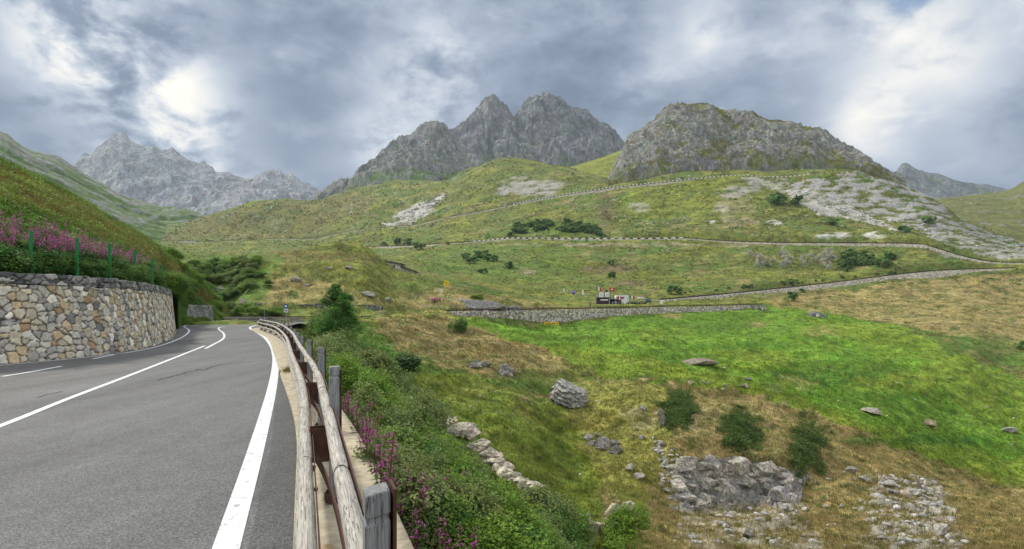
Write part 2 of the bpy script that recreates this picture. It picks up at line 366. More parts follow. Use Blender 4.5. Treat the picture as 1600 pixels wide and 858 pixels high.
# ------------------------------------------------------------------ layered height fields
def build_field(cols, Dl, yl, seg, zfix=None):
    """cols (C,), Dl/zl (C,K) -> D, Z (rows, C); seg = rows per gap"""
    K = Dl.shape[1]; C = len(cols)
    Zl = zy(Dl, yl) if zfix is None else zfix
    t = np.concatenate([np.linspace(k, k + 1, seg[k], endpoint=False) for k in range(K - 1)] + [[K - 1]])
    ki = np.minimum(t.astype(int), K - 2); fr = (t - ki)
    lD = np.log(Dl); D = np.exp(lD[:, ki] * (1 - fr) + lD[:, ki + 1] * fr)             # (C,R)
    Z = np.empty_like(D)
    for c in range(C): Z[c] = pchip(Dl[c], Zl[c], D[c])
    return D.T.copy(), Z.T.copy(), t

ST = {
 -700: [(1.5,'z',-.25),(5,'z',-.25),(9,'z',-.25),(15,'z',-.25),(25,'z',-.25),(35,'z',-.25),(45,'z',-.25),(55,'z',-.25),(65,'z',-.25),(75,'z',-.25),(95,'z',.5),(150,'z',2),(260,'z',5),(450,'z',10),(760,'z',20),(880,'z',40),(990,'z',60),(1180,'z',90),(1600,'z',50)],
 200: [(1.5,'z',-.25),(5,'z',-.25),(9,'z',-.25),(15,'z',-.25),(25,'z',-.25),(35,'z',-.25),(45,'z',-.25),(55,'z',-.25),(65,'z',-.25),(75,'z',-.25),(95,'z',.5),(150,'y',440),(260,'y',420),(450,'y',405),(760,'y',395),(880,'y',390),(990,'y',388),(1180,'y',385),(1600,'y',390)],
 250: [(1.5,'z',-.25),(5,'z',-.25),(9,'z',-.25),(15,'z',-.25),(25,'z',-.25),(35,'z',-.25),(45,'z',-.25),(55,'z',-.25),(65,'z',-.25),(75,'z',-.25),(95,'y',490),(150,'y',430),(260,'y',402),(450,'y',395),(760,'y',386),(880,'y',382),(990,'y',378),(1180,'y',366),(1600,'y',375)],
 300: [(1.5,'z',-.25),(5,'z',-.25),(9,'z',-.25),(15,'z',-.25),(25,'z',-.25),(35,'z',-.25),(45,'z',-.25),(55,'z',-.25),(65,'z',-.25),(80,'z',-.2),(98,'y',488),(150,'y',428),(260,'y',402),(450,'y',394),(760,'y',385),(880,'y',382),(990,'y',378),(1180,'y',343),(1600,'y',360)],
 345: [(1.5,'z',-.25),(5,'z',-.25),(9,'z',-.25),(15,'z',-.25),(25,'z',-.25),(35,'z',-.25),(45,'z',-.25),(55,'z',-.25),(72,'z',-.35),(92,'z',-.3),(105,'y',492),(160,'y',430),(255,'y',402),(480,'y',393),(790,'y',385),(880,'y',381),(980,'y',377),(1160,'y',329),(1600,'y',350)],
 400: [(1.5,'z',-.25),(5,'z',-.25),(9,'z',-.25),(15,'z',-.25),(25,'z',-.25),(33,'z',-.25),(40,'z',-.25),(46,'z',-.4),(75,'z',-.6),(98,'z',-.55),(106,'y',475),(165,'y',394),(250,'y',400),(500,'y',392),(800,'y',385),(880,'y',380),(955,'y',374),(1150,'y',316),(1600,'y',340)],
 450: [(1.5,'z',-.25),(5,'z',-.25),(9,'z',-.25),(14,'z',-.5),(23,'z',-1.4),(33,'z',-2.2),(45,'z',-2.4),(56,'z',-2.0),(80,'z',-.8),(98,'z',-.55),(106,'y',475),(165,'y',389),(255,'y',397),(500,'y',393),(800,'y',386),(865,'y',380),(940,'y',373.5),(1150,'y',313),(1600,'y',335)],
 500: [(1.5,'z',-1),(5,'z',-1),(9,'z',-1),(14,'z',-1.4),(22,'z',-2.3),(33,'z',-3.1),(50,'z',-3.2),(65,'z',-2.4),(85,'z',-.9),(98,'z',-.55),(106,'y',475),(168,'y',388),(260,'y',396),(500,'y',394),(790,'y',387),(850,'y',379),(915,'y',372),(1150,'y',314),(1600,'y',330)],
 560: [(1.5,'z',-1),(5,'z',-1.2),(9,'z',-1.7),(14,'z',-2.1),(25,'z',-2.9),(38,'z',-3.3),(52,'z',-3.2),(68,'z',-2.2),(85,'y',508),(98,'z',-.55),(106,'y',476),(168,'y',392),(260,'y',401),(450,'y',400),(735,'y',386),(800,'y',370),(870,'y',359),(1300,'y',290),(1700,'y',300)],
 620: [(1.5,'z',-1.2),(5,'z',-1.4),(8,'z',-2),(12,'z',-2.7),(22,'z',-3.3),(34,'z',-3.9),(48,'z',-3.7),(66,'y',545),(88,'y',511),(103,'y',492),(112,'y',491),(172,'y',426),(260,'y',434),(420,'y',410),(680,'y',385),(760,'y',368),(842,'y',353),(1350,'y',282),(1800,'y',300)],
 700: [(1.5,'z',-1.4),(5,'z',-1.6),(8,'z',-2.4),(13,'z',-3.6),(22,'z',-4.9),(33,'z',-5.6),(48,'z',-5.6),(68,'y',570),(92,'y',525),(116,'y',493),(120,'y',488.5),(185,'y',438),(255,'y',443),(400,'y',418),(610,'y',380),(700,'y',358),(805,'y',339),(1150,'y',284),(1600,'y',300)],
 800: [(1.5,'z',-1.5),(5,'z',-1.8),(8,'z',-2.7),(13,'z',-4),(22,'z',-5.8),(33,'z',-6.6),(48,'z',-6.9),(68,'y',583),(98,'y',536),(142,'y',502),(146,'y',486),(205,'y',466),(270,'y',458),(380,'y',425),(550,'y',373),(650,'y',345),(755,'y',319),(1050,'y',250),(1500,'y',280)],
 900: [(1.5,'z',-1.6),(5,'z',-1.9),(9,'z',-3.3),(15,'z',-5.4),(24,'y',850),(35,'y',760),(48,'y',690),(64,'y',606),(115,'y',543),(172,'y',505),(175,'y',484.5),(205,'y',477),(250,'y',467),(390,'y',425),(520,'y',373.5),(610,'y',338),(714,'y',302),(980,'y',268),(1400,'y',290)],
 1000: [(1.5,'z',-1.7),(5,'z',-2.1),(9,'z',-3.6),(16,'z',-6.4),(26,'y',850),(36,'y',770),(46,'y',700),(60,'y',603),(115,'y',540),(198,'y',492),(201,'y',482),(225,'y',475),(262,'y',470),(390,'y',425),(505,'y',373.5),(590,'y',330),(690,'y',289),(760,'y',277),(1100,'y',300)],
 1100: [(1.5,'z',-1.8),(5,'z',-2.2),(9,'z',-3.8),(16,'z',-6.6),(27,'y',858),(40.2,'y',793),(42.2,'y',722),(60,'y',618),(118,'y',545),(225,'y',487),(228,'y',479.5),(255,'y',474),(290,'y',464),(390,'y',425),(490,'y',374.5),(580,'y',325),(670,'y',279),(750,'y',268),(1100,'y',300)],
 1200: [(1.5,'z',-1.8),(5,'z',-2.2),(9,'z',-3.9),(16,'z',-6.7),(28,'y',858),(41,'y',800),(43.2,'y',726),(60,'y',640),(120,'y',550),(249,'y',483),(252,'y',477),(285,'y',470),(325,'y',454),(390,'y',425),(473,'y',379),(560,'y',330),(655,'y',277),(720,'y',268),(1100,'y',300)],
 1300: [(1.5,'z',-1.9),(5,'z',-2.3),(9,'z',-4),(16,'z',-7),(30,'y',858),(41,'y',800),(50,'y',735),(62,'y',668),(125,'y',560),(240,'y',492),(270,'y',482),(310,'y',466),(352,'y',443),(400,'y',420),(460,'y',380),(550,'y',335),(640,'y',269),(700,'y',263),(1100,'y',300)],
 1400: [(1.5,'z',-1.9),(5,'z',-2.4),(9,'z',-4.2),(17,'z',-7.4),(30,'y',858),(42,'y',800),(54,'y',745),(66,'y',692),(130,'y',572),(230,'y',505),(280,'y',485),(325,'y',462),(368,'y',430),(402,'y',405),(440,'y',380),(520,'y',345),(610,'y',291),(625,'y',286),(1000,'y',330)],
 1500: [(1.5,'z',-2),(5,'z',-2.5),(9,'z',-4.4),(18,'z',-7.9),(31,'y',858),(45,'y',808),(60,'y',762),(74,'y',717),(135,'y',590),(220,'y',515),(280,'y',488),(330,'y',462),(378,'y',421),(400,'y',408),(416,'y',400),(470,'y',375),(540,'y',355),(600,'y',343),(1000,'y',380)],
 1600: [(1.5,'z',-2),(5,'z',-2.6),(9,'z',-4.6),(19,'z',-8.3),(31,'y',858),(46,'y',815),(62,'y',780),(80,'y',738),(140,'y',612),(215,'y',540),(285,'y',497),(335,'y',462),(386,'y',418),(392,'y',414),(398,'y',411),(460,'y',398),(540,'y',388),(600,'y',383),(1000,'y',400)],
 2300: [(1.5,'z',-2),(5,'z',-3),(9,'z',-5),(19,'z',-8.5),(31,'y',850),(46,'y',810),(62,'y',775),(80,'y',735),(140,'y',612),(215,'y',540),(285,'y',497),(335,'y',462),(386,'y',425),(392,'y',422),(398,'y',418),(460,'y',400),(540,'y',388),(600,'y',383),(1000,'y',400)],
}
CREST = [(-700,400),(200,385),(240,372),(260,357),(300,343),(350,328),(400,316),(430,313),(500,314),(530,305),(560,292),(620,283),(700,284),(720,272),(740,263),(780,250),(800,249),(830,251),(880,260),(920,272),(950,283),(1000,277),(1100,269),(1200,268),(1300,263),(1341,266),(1366,278),(1390,284),(1411,290),(1431,299),(1456,310),(1485,329),(1500,343),(1530,352),(1560,366),(1600,383),(2300,383)]
cols = np.concatenate([np.linspace(-700, 170, 50), np.arange(186, 1625, 1.7), np.linspace(1640, 2300, 45)])
sx = sorted(ST)
SD = np.array([[e[0] for e in ST[x]] for x in sx], float)
SZ = np.array([[(e[2] if e[1] == 'z' else zy(e[0], e[2])) for e in ST[x]] for x in sx])
STAN = (SZ - EYE) / SD
TD = np.exp(pchip(sx, np.log(SD), cols)); TT = pchip(sx, STAN, cols)
cy = np.interp(cols, [a for a, b in CREST], [b for a, b in CREST]); TT[:, 17] = (HZ - cy) / F
seg = [8, 14, 24, 34, 40, 40, 44, 60, 60, 16, 46, 60, 40, 56, 50, 56, 50, 14]
GD, GZ, GT = build_field(cols, TD, None, seg, zfix=EYE + TT * TD)
R_, C_ = GD.shape
GX = (cols[None, :] - 800) / F * GD; GY = GD
# undulation at every size, never more than a few photo pixels
for lam, k in ((120, 1), (60, 1), (28, 1), (13, 1), (6, 1), (2.6, 1), (1.2, .8)):
    amp = np.minimum(.05 * lam, (.0075 if lam >= 28 else .0042) * GD) * k * sst(GD, 8, 26) * (1 + 2.2 * (1 - sst(GD, 110, 240)) * (2 < lam < 30))
    GZ += amp * perlin(GX / lam * (.75 if lam < 30 else 1), GY / lam, int(lam * 10))
# sheep-track terraces on the grass slopes
GZ += np.minimum(.10, .0007 * GD) * np.sin(GZ * 5.5 + 5 * perlin(GX / 22, GY / 22, 77)) * sst(GD, 30, 60)

ROADS = {
 'r4': ([(600,108,495.5),(640,112,493),(690,118,489.5),(760,132,487),(850,160,485.5),(950,190,483.5),(1050,215,480.5),(1120,232,479),(1195,250,477)],
        [(600,.2),(690,.4),(720,.8),(760,1.5),(820,2.6),(850,3.4),(880,3.6),(950,2.7),(1050,2.0),(1195,2.1)]),
 'r3': ([(1030,258,470),(1100,290,464),(1200,325,454),(1300,350,443),(1400,368,430.5),(1463,375,424),(1500,378,422),(1560,384,420.5),(1630,388,417)],
        [(1030,.3),(1100,1.6),(1200,2.4),(1300,3.4),(1400,3.4),(1463,5.6),(1500,3.8),(1540,1.2),(1630,.8)]),
 'r2': ([(530,760,387),(560,740,386.4),(645,660,384.3),(700,610,380.5),(750,580,377.5),(800,550,373.3),(900,520,374.3),(1000,505,374.3),(1075,494,373),(1100,490,375),(1150,482,378),(1225,470,380),(1300,460,380.5),(1400,440,381),(1440,430,382.5),(1463,424,388.5),(1500,416,400),(1560,404,410.5),(1630,396,412)],
        [(530,.5),(560,2.4),(645,2.6),(680,1.8),(740,1.4),(1000,.6),(1150,1.2),(1225,1.6),(1300,2.1),(1400,2.7),(1463,2.7),(1500,2.4),(1560,.8),(1630,.6)]),
 'r1': ([(244,1000,378),(300,995,377.5),(330,990,378),(375,965,374.8),(425,950,373.4),(490,920,373),(525,890,365.5),(562,870,359),(607,850,355),(644,835,352),(688,810,342),(760,775,328.5),(800,755,320),(885,720,304.5),(954,700,294.5),(1026,685,286.5),(1095,670,280.2),(1159,660,275.2),(1200,655,278),(1228,652,277.5),(1272,645,272.5),(1310,640,268),(1341,632,269),(1359,628,276),(1390,622,284),(1411,618,291.5)],
        [(244,5),(300,5),(312,1),(480,2.2),(540,2.6),(600,2.8),(650,2.6),(740,2.8),(800,2.6),(885,3.6),(954,5.2),(1026,4.6),(1060,2.6),(1100,.5),(1411,.5)]),
}
RP = {}
for rn, (pp, hh) in ROADS.items():
    pp = np.array(pp, float); hh = np.array(hh, float); q = np.arange(pp[0, 0], pp[-1, 0] + .1, 2.0)
    D = np.exp(pchip(pp[:, 0], np.log(pp[:, 1]), q)); y = pchip(pp[:, 0], pp[:, 2], q); h = np.interp(q, hh[:, 0], hh[:, 1])
    RP[rn] = dict(px=q, D=D, z=zy(D, y), h=h, X=(q - 800) / F * D)
    e = 14.0; i0, i1 = np.searchsorted(cols, pp[0, 0]), np.searchsorted(cols, pp[-1, 0])
    for c in range(i0, i1):
        x = cols[c]; w = min(sst(x, pp[0, 0] - 1, pp[0, 0] + e), 1) * (1 if pp[-1, 0] > 1600 else sst(pp[-1, 0] - x, -1, e)); w = max(w, .0)
        Dp, zp, hp = np.interp(x, q, D), np.interp(x, q, RP[rn]['z']), np.interp(x, q, h)
        d = GD[:, c]; base = np.interp(Dp, d, GZ[:, c]); win = np.exp(-(np.log(d / Dp) / .07) ** 2)
        z = GZ[:, c] + w * (zp - base) * win
        L = max(.035 * Dp, 5); Dp0 = Dp; Dp = Dp + .0042 * Dp + .2; up = (d >= Dp)
        wd = 6.5; flat = np.where(up, 1 - sst(d - Dp, wd, wd + 10), 0)
        z = z * (1 - w * flat) + w * flat * (zp - .15)
        dn = np.where(~up, np.exp(-((Dp - d) / L) ** 2), 0)
        tgt = zp - hp - np.minimum((Dp - d) * .02, 1.0)
        z = z * (1 - w * dn) + w * dn * np.minimum(tgt, z + 50)
        GZ[:, c] = z
# carriageway edge below the guardrail
BAR = catmull([(1.08,-3.0),(0,0),(-1.8,5.0),(-3.05,8.35),(-5.25,13.7),(-8.9,22.6),(-13.8,33.5),(-18.3,42.0),(-20.3,46.0),(-21.6,50.5),(-22.0,56),(-21.0,63)], .15)
BS = arc(BAR)
_t = np.gradient(BAR, axis=0); _t /= np.linalg.norm(_t, axis=1)[:, None]; BT = _t; BR = np.stack([_t[:, 1], -_t[:, 0]], 1)
S0 = BS[np.argmin(np.abs(BAR[:, 1]))]           # arc length where the camera stands
def bar(s, off, z):
    """point on the barrier line: s metres from the camera, off to the right"""
    s = np.asarray(s, float) + S0; P = np.stack([np.interp(s, BS, BAR[:, k]) + off * np.interp(s, BS, BR[:, k]) for k in (0, 1)], -1)
    return np.concatenate([P, np.broadcast_to(np.asarray(z, float), s.shape)[..., None]], -1)
near = (GD < 66) & (GX < 6)
idx = np.where(near); qx = GX[idx]; qy = GD[idx]
BB = BAR[::6]; BN = BR[::6]; sd_ = np.empty(len(qx))
for a in range(0, len(qx), 20000):
    dx = qx[a:a+20000, None] - BB[None, :, 0]; dy = qy[a:a+20000, None] - BB[None, :, 1]; j = np.argmin(dx * dx + dy * dy, 1); r = np.arange(len(j))
    sd_[a:a+20000] = dx[r, j] * BN[j, 0] + dy[r, j] * BN[j, 1]
s_ = sd_ - .72; zt = GZ[idx]; wfar = 1 - sst(qy, 56, 66)
k_ = sst(s_, 0, 3.5); ze = -.75 - .35 * np.maximum(s_, 0)
zn = np.where(s_ < 0, -.25, ze * (1 - k_) + zt * k_); GZ[idx] = zn * wfar + zt * (1 - wfar)

GTAN = (GZ - EYE) / GD
GVIS = GTAN >= np.maximum.accumulate(GTAN, axis=0) - .012
def tz(px, D):
    """terrain height at photo column px, depth D"""
    px = np.atleast_1d(np.asarray(px, float)); D = np.atleast_1d(np.asarray(D, float))
    c = np.clip(np.searchsorted(cols, px) - 1, 0, C_ - 2); f = np.clip((px - cols[c]) / (cols[c + 1] - cols[c]), 0, 1)
    def one(cc):
        lo = np.zeros(len(cc), int); hi = np.full(len(cc), R_ - 1)
        for _ in range(11):
            m = (lo + hi) // 2; g = GD[m, cc] <= D; lo = np.where(g, m, lo); hi = np.where(g, hi, m)
        hi = np.minimum(lo + 1, R_ - 1); d0, d1 = GD[lo, cc], GD[hi, cc]; t = np.clip((D - d0) / (d1 - d0 + 1e-9), 0, 1)
        return GZ[lo, cc] * (1 - t) + GZ[hi, cc] * t
    return one(c) * (1 - f) + one(c + 1) * f
def tzx(X, D): return tz(800 + np.asarray(X) * F / np.asarray(D), D)
def hit(px, y, dmin=8, dmax=1e9):
    """first visible depth where the terrain shows at photo pixel (px, y)"""
    c = int(np.clip(np.searchsorted(cols, px), 0, C_ - 1)); t = (HZ - y) / F; ok = (GTAN[:, c] >= t) & (GD[:, c] > dmin) & (GD[:, c] < dmax)
    r = int(np.argmax(ok)) if ok.any() else int(np.argmin(np.abs(GD[:, c] - min(dmax, 1300))))
    D = GD[r, c]; return (px - 800) / F * D, D, float(tz(px, D)[0])

# ---- colours of the ground
C = dict(slab=(.35, .345, .33), olive=(.135,.150,.040), green=(.085,.165,.028), lush=(.120,.225,.026), deep=(.050,.150,.018), yel=(.20,.235,.035), dry=(.33,.255,.115), brown=(.175,.140,.062), pale=(.36,.335,.19),
         rock=(.36,.345,.32), scree=(.47,.455,.42), dark=(.035,.06,.02), dirt=(.30,.25,.18), heather=(.16,.11,.08), white=(.6,.59,.55))
C = {k: np.array(v) for k, v in C.items()}
for k_, f_ in dict(olive=.98, green=.98, yel=1.02, brown=.92, dry=.96, lush=1.0).items(): C[k_] = C[k_] * f_
def inpoly(x, y, poly):
    r = np.zeros(x.shape, bool); n = len(poly)
    for i in range(n):
        x1, y1 = poly[i]; x2, y2 = poly[(i + 1) % n]
        if y1 == y2: continue
        r ^= ((y1 > y) != (y2 > y)) & (x < (x2 - x1) * (y - y1) / (y2 - y1) + x1)
    return r.astype(float)
POLY = [
 ('green', .50, 0, [(480,498),(560,500),(640,520),(700,600),(900,700),(960,760),(960,900),(400,900),(400,560)]),
 ('dry', .65, 0, [(590,500),(640,492),(700,494),(760,516),(860,548),(900,575),(860,600),(740,585),(640,560),(590,530)]),
 ('brown', .5, 0, [(590,505),(640,492),(720,505),(860,560),(860,590),(740,575),(620,545)]),
 ('green', .9, 0, [(550,500),(590,515),(640,560),(660,600),(560,600)]),
 ('yel', .55, 0, [(600,575),(760,590),(880,640),(930,740),(960,860),(900,900),(800,760),(700,650)]),
 ('dry', .80, 0, [(900,592),(1060,598),(1180,618),(1290,652),(1400,702),(1600,765),(1700,790),(1700,900),(980,900),(930,740),(880,640)]),
 ('yel', .6, 0, [(880,600),(1045,600),(1050,720),(990,800),(930,760),(870,660)]),
 ('lush', .92, 0, [(690,494),(760,503),(840,508),(900,505),(960,494),(1060,484),(1200,478),(1300,482),(1345,500),(1420,515),(1480,545),(1540,570),(1620,600),(1700,620),(1700,790),(1600,755),(1500,732),(1400,700),(1290,650),(1180,616),(1060,597),(950,589),(900,568),(850,545),(760,518)]),
 ('yel', .6, 0, [(850,540),(1000,555),(1150,590),(1300,640),(1450,690),(1700,740),(1700,800),(1500,735),(1400,702),(1290,652),(1180,616),(1060,597),(950,589),(900,568)]),
 ('yel', .5, 0, [(1330,530),(1440,560),(1560,610),(1700,660),(1700,700),(1560,660),(1400,600)]),
 ('yel', .55, 0, [(1240,495),(1420,515),(1600,600),(1600,630),(1440,565),(1300,520)]),
 ('dry', .72, 0, [(1200,462),(1330,452),(1500,432),(1600,428),(1700,430),(1700,560),(1600,548),(1480,522),(1340,497),(1240,482),(1195,480)]),
 ('dry', .6, 0, [(590,478),(700,445),(860,478),(1000,482),(700,485)]),
 ('yel', .6, 0, [(860,480),(1040,476),(1180,472),(1190,478),(1000,484),(800,490)]),
 ('brown', .45, 0, [(240,372),(300,343),(400,316),(500,314),(560,300),(600,310),(520,350),(480,372)]),
 ('brown', .55, 0, [(390,400),(430,391),(500,388),(570,395),(600,410),(500,408),(420,415)]),
 ('dry', .6, 0, [(430,430),(520,440),(600,470),(590,478),(400,476),(430,440)]),
 ('green', .7, 0, [(290,400),(400,396),(440,400),(420,440),(390,480),(300,500)]),
 ('slab', 1.0, 1, [(1236,290),(1300,272),(1345,266),(1366,276),(1400,284),(1456,306),(1490,332),(1502,345),(1480,358),(1450,368),(1410,352),(1340,326),(1270,300)]),
 ('slab', .75, .9, [(1440,365),(1500,345),(1560,366),(1640,383),(1640,412),(1560,404),(1480,385)]),
 ('scree', .95, .9, [(606,351),(642,353),(706,303),(690,301),(652,320),(636,330)]),
 ('scree', .95, .9, [(1225,300),(1262,294),(1300,312),(1345,330),(1420,362),(1412,363),(1330,341),(1290,336),(1250,320)]),
 ('scree', .6, .8, [(1150,275),(1230,282),(1260,300),(1225,303)]),
 ('rock', 1.0, 1, [(1048,722),(1100,716),(1180,724),(1258,732),(1262,785),(1200,800),(1130,790),(1066,798)]),
 ('scree', .8, .95, [(1366,745),(1460,748),(1520,858),(1540,900),(1350,900),(1352,800)]),
 ('scree', .55, .8, [(1060,790),(1240,785),(1290,858),(1300,900),(1080,900)]),
 ('yel', .5, 0, [(980,290),(1100,283),(1190,300),(1180,340),(1000,345),(960,320)]),
 ('green', .5, 0, [(640,400),(700,385),(900,380),(900,440),(760,440)]),
]
ELL = [('deep',.7,0,1330,562,120,12),('deep',.7,0,1270,592,70,16),('deep',.7,0,1440,688,140,7),('deep',.6,0,1170,540,110,6),('deep',.6,0,1010,520,80,5),('deep',.5,0,1420,620,90,8),('yel',.7,0,1380,600,60,10),('rock',.85,1,830,292,46,14),('rock',.7,1,790,300,14,8),('rock',.8,1,1150,302,20,10),('rock',.6,1,1130,325,14,6),('rock',.8,1,1175,290,14,9),('heather',.7,0,950,420,50,9),('heather',.6,0,980,442,26,5),
 ('dark',.6,0,945,325,5,34),('heather',.4,0,945,330,14,40),('rock',.6,.8,1000,325,16,8),('white',.9,.9,1302,369,22,5),('white',.9,.9,1363,367,18,5),('white',.8,.9,1112,347,7,3),('white',.8,.9,1210,348,12,4),
 ('dirt',.6,0,1165,345,30,5),('dirt',.45,0,1150,325,30,22),('dirt',.5,0,820,425,22,6),('dirt',.6,0,1010,383,200,3),('dry',.8,0,1048,493,20,4),('dry',.6,0,1185,508,22,6),('dry',.5,0,1280,520,30,8),('lush',.8,0,1330,560,120,26),('dark',.35,0,1330,585,90,16),('dark',.3,0,1450,690,90,8),('yel',.6,0,1180,560,70,16),('yel',.5,0,1020,520,60,8),('dry',.4,0,1240,600,40,10),('dark',.3,0,1050,560,50,8),
 ('dark',.35,0,1130,512,90,9),('dark',.3,0,900,528,60,6),('dry',.8,0,1452,663,10,6),('green',.6,0,1530,535,60,14),('green',.6,0,1580,560,40,14),('white',.7,.9,1590,345,30,6),('rock',.7,.9,1570,400,24,7),('rock',.6,.9,1480,400,14,5),
 ('green',.5,0,640,375,40,6),('green',.6,0,860,357,70,14),('rock',.5,.8,1330,300,40,18),('dry',.5,0,700,470,60,9),('rock',.5,.8,690,455,5,3),('dirt',.7,0,905,482,160,1.5),('brown',.5,0,1250,455,60,8),('dirt',.5,0,1040,655,60,20),
 ('dark',.5,0,800,600,50,8),('green',.7,0,820,590,60,14),('yel',.5,0,640,610,60,20),('heather',.5,0,850,620,40,10)]
def ground_col(px, y, D, X, Y, Z):
    # noise coordinates that keep their grain in proportion to the distance
    A_ = (px - 800) / F * 60; B_ = 22 * np.log(D) + 75 * (Z - EYE) / D
    wx = 42 * fbm(A_ / 3.2, B_ / 3.2, 6, 11, .66) * sst(D, 8, 30); wy = 20 * fbm(A_ / 3.2, B_ / 3.2, 6, 21, .66) * np.interp(D, [10, 50, 200, 500], [1.6, 1.2, .6, .45])
    x = px + wx; yy = y + wy
    n1 = fbm(A_ / 5, B_ / 3, 5, 31, .6); n2 = fbm(A_ / 1.6, B_ / .9, 4, 41, .62); n3 = fbm(X / 45., Y / 45., 4, 51)
    c = np.broadcast_to(C['olive'], X.shape + (3,)).copy(); rk = np.zeros(X.shape)
    def mixc(name, m, rv=None):
        nonlocal c, rk
        c = c * (1 - m[..., None]) + C[name] * m[..., None]
        rk = rk * (1 - m) + (rv or 0) * m
    mixc('green', .75 * sst(n3 + .8 * n1, -.05, .25)); mixc('brown', .5 * sst(n1 + .5 * n3, .05, .35)); mixc('dry', .35 * sst(n2 + n1, .1, .5)); mixc('yel', .45 * sst(-n3 + .8 * n2, .05, .35)); mixc('dark', .28 * sst(-n1 + .6 * n2, .12, .4))
    for name, w, rv, poly in POLY:
        P = np.array(poly); bb = (x > P[:, 0].min()) & (x < P[:, 0].max()) & (yy > P[:, 1].min()) & (yy < P[:, 1].max())
        if not bb.any(): continue
        m = np.zeros(X.shape); m[bb] = inpoly(x[bb], yy[bb], poly)
        bal = sst(n2, -.55, .15) if name not in ('lush',) else sst(n2, -.8, -.1)
        if rv: bal = .25 + .75 * sst(n2 + .3 * n1, -.3, .05)
        if name == 'slab': bal = sst(n2 + .4 * n1, -.13, .06)
        if rv and P[:, 1].min() > 735: bal = .85 * sst(n2 + .5 * n1, -.02, .14)
        if rv == 1 and 700 < P[:, 1].min() < 735: bal = sst(n2 + .3 * n1, -.6, -.3)
        mixc(name, m * w * bal, rv)
    for name, w, rv, cx, cyy, rx, ry in ELL:
        q = ((px + wx * rx / 34 - cx) / rx) ** 2 + ((y + wy * ry / 9 - cyy) / ry) ** 2; m = sst(-q, -1.7, -.3) * w * sst(n2 - .25 * q, -.45, .0)
        mixc(name, m, rv)
    # scattered bare stones on the steep pastures
    st = sst(fbm(A_ / .55, B_ / .35, 3, 61, .7) + .45 * n3, .42, .52) * sst(D, 380, 520) * .9
    mixc('rock', st, 1)
    # shrubby dark tufts
    dk = sst(fbm(A_ / .8, B_ / .4, 3, 71, .6), .22, .45) * .42 * sst(D, 120, 260) * (1 - rk)
    mixc('dark', dk, 0)
    c = c * (1 + .45 * np.clip(n2, -.6, .6) + .25 * np.clip(fbm(A_ / .35, B_ / .2, 2, 75), -.7, .7))[..., None]
    return c, rk
PXG = np.broadcast_to(cols[None, :], GD.shape); YG = HZ - GTAN * F
ccol, crk = ground_col(PXG, YG, GD, GX, GY, GZ)
mr_ = crk > .35   # stone stands a little proud and rough
bumpz = np.minimum(.9, .0035 * GD) * ridged((PXG - 800) / 11, 60 * np.log(GD) + 80 * GTAN, 4, 91, .6)
GZ += crk * bumpz * sst(GD, 20, 60)
GZ += crk * .34 * ((GD > 34) & (GD < 60)) * ridged((PXG - 800) / 9, 45 * np.log(GD) + 90 * GTAN, 4, 95, .6)
V = np.stack([GX, GY, GZ], -1).reshape(-1, 3)
terrain = struct(mesh_np('terrain', V, grid_faces(R_, C_), M['terrain'], col=ccol.reshape(-1, 3), attrs={'rock': crk.ravel()}))
# land all round, below everything else
g0 = np.array([(-6400, -1700), (6400, -1700), (6400, 4750), (-6400, 4750)], float)
struct(mesh_np('ground', np.c_[g0, np.full(4, -24.)], np.array([[0, 1, 2, 3]]), simple('far_pasture', (.12, .14, .05), .95)))
xs_ = np.linspace(-60, 60, 90); ys_ = np.linspace(-45, 1.6, 50); XX, YY = np.meshgrid(xs_, ys_)
lat = XX + .36 * YY; ZZ = np.where(lat > .8, np.maximum(-.7 - .42 * (lat - .8), -9.), -.3) + np.where(lat < -17, np.minimum((-17 - lat) * .6, 20), 0); ZZ += .15 * fbm(XX / 3, YY / 3, 3, 5) * (lat > 1.2)
struct(mesh_np('slope', np.stack([XX, YY, ZZ], -1).reshape(-1, 3), grid_faces(50, 90), M['terrain'], col=np.broadcast_to(C['olive'], (4500, 3)), attrs={'rock': np.zeros(4500)}))

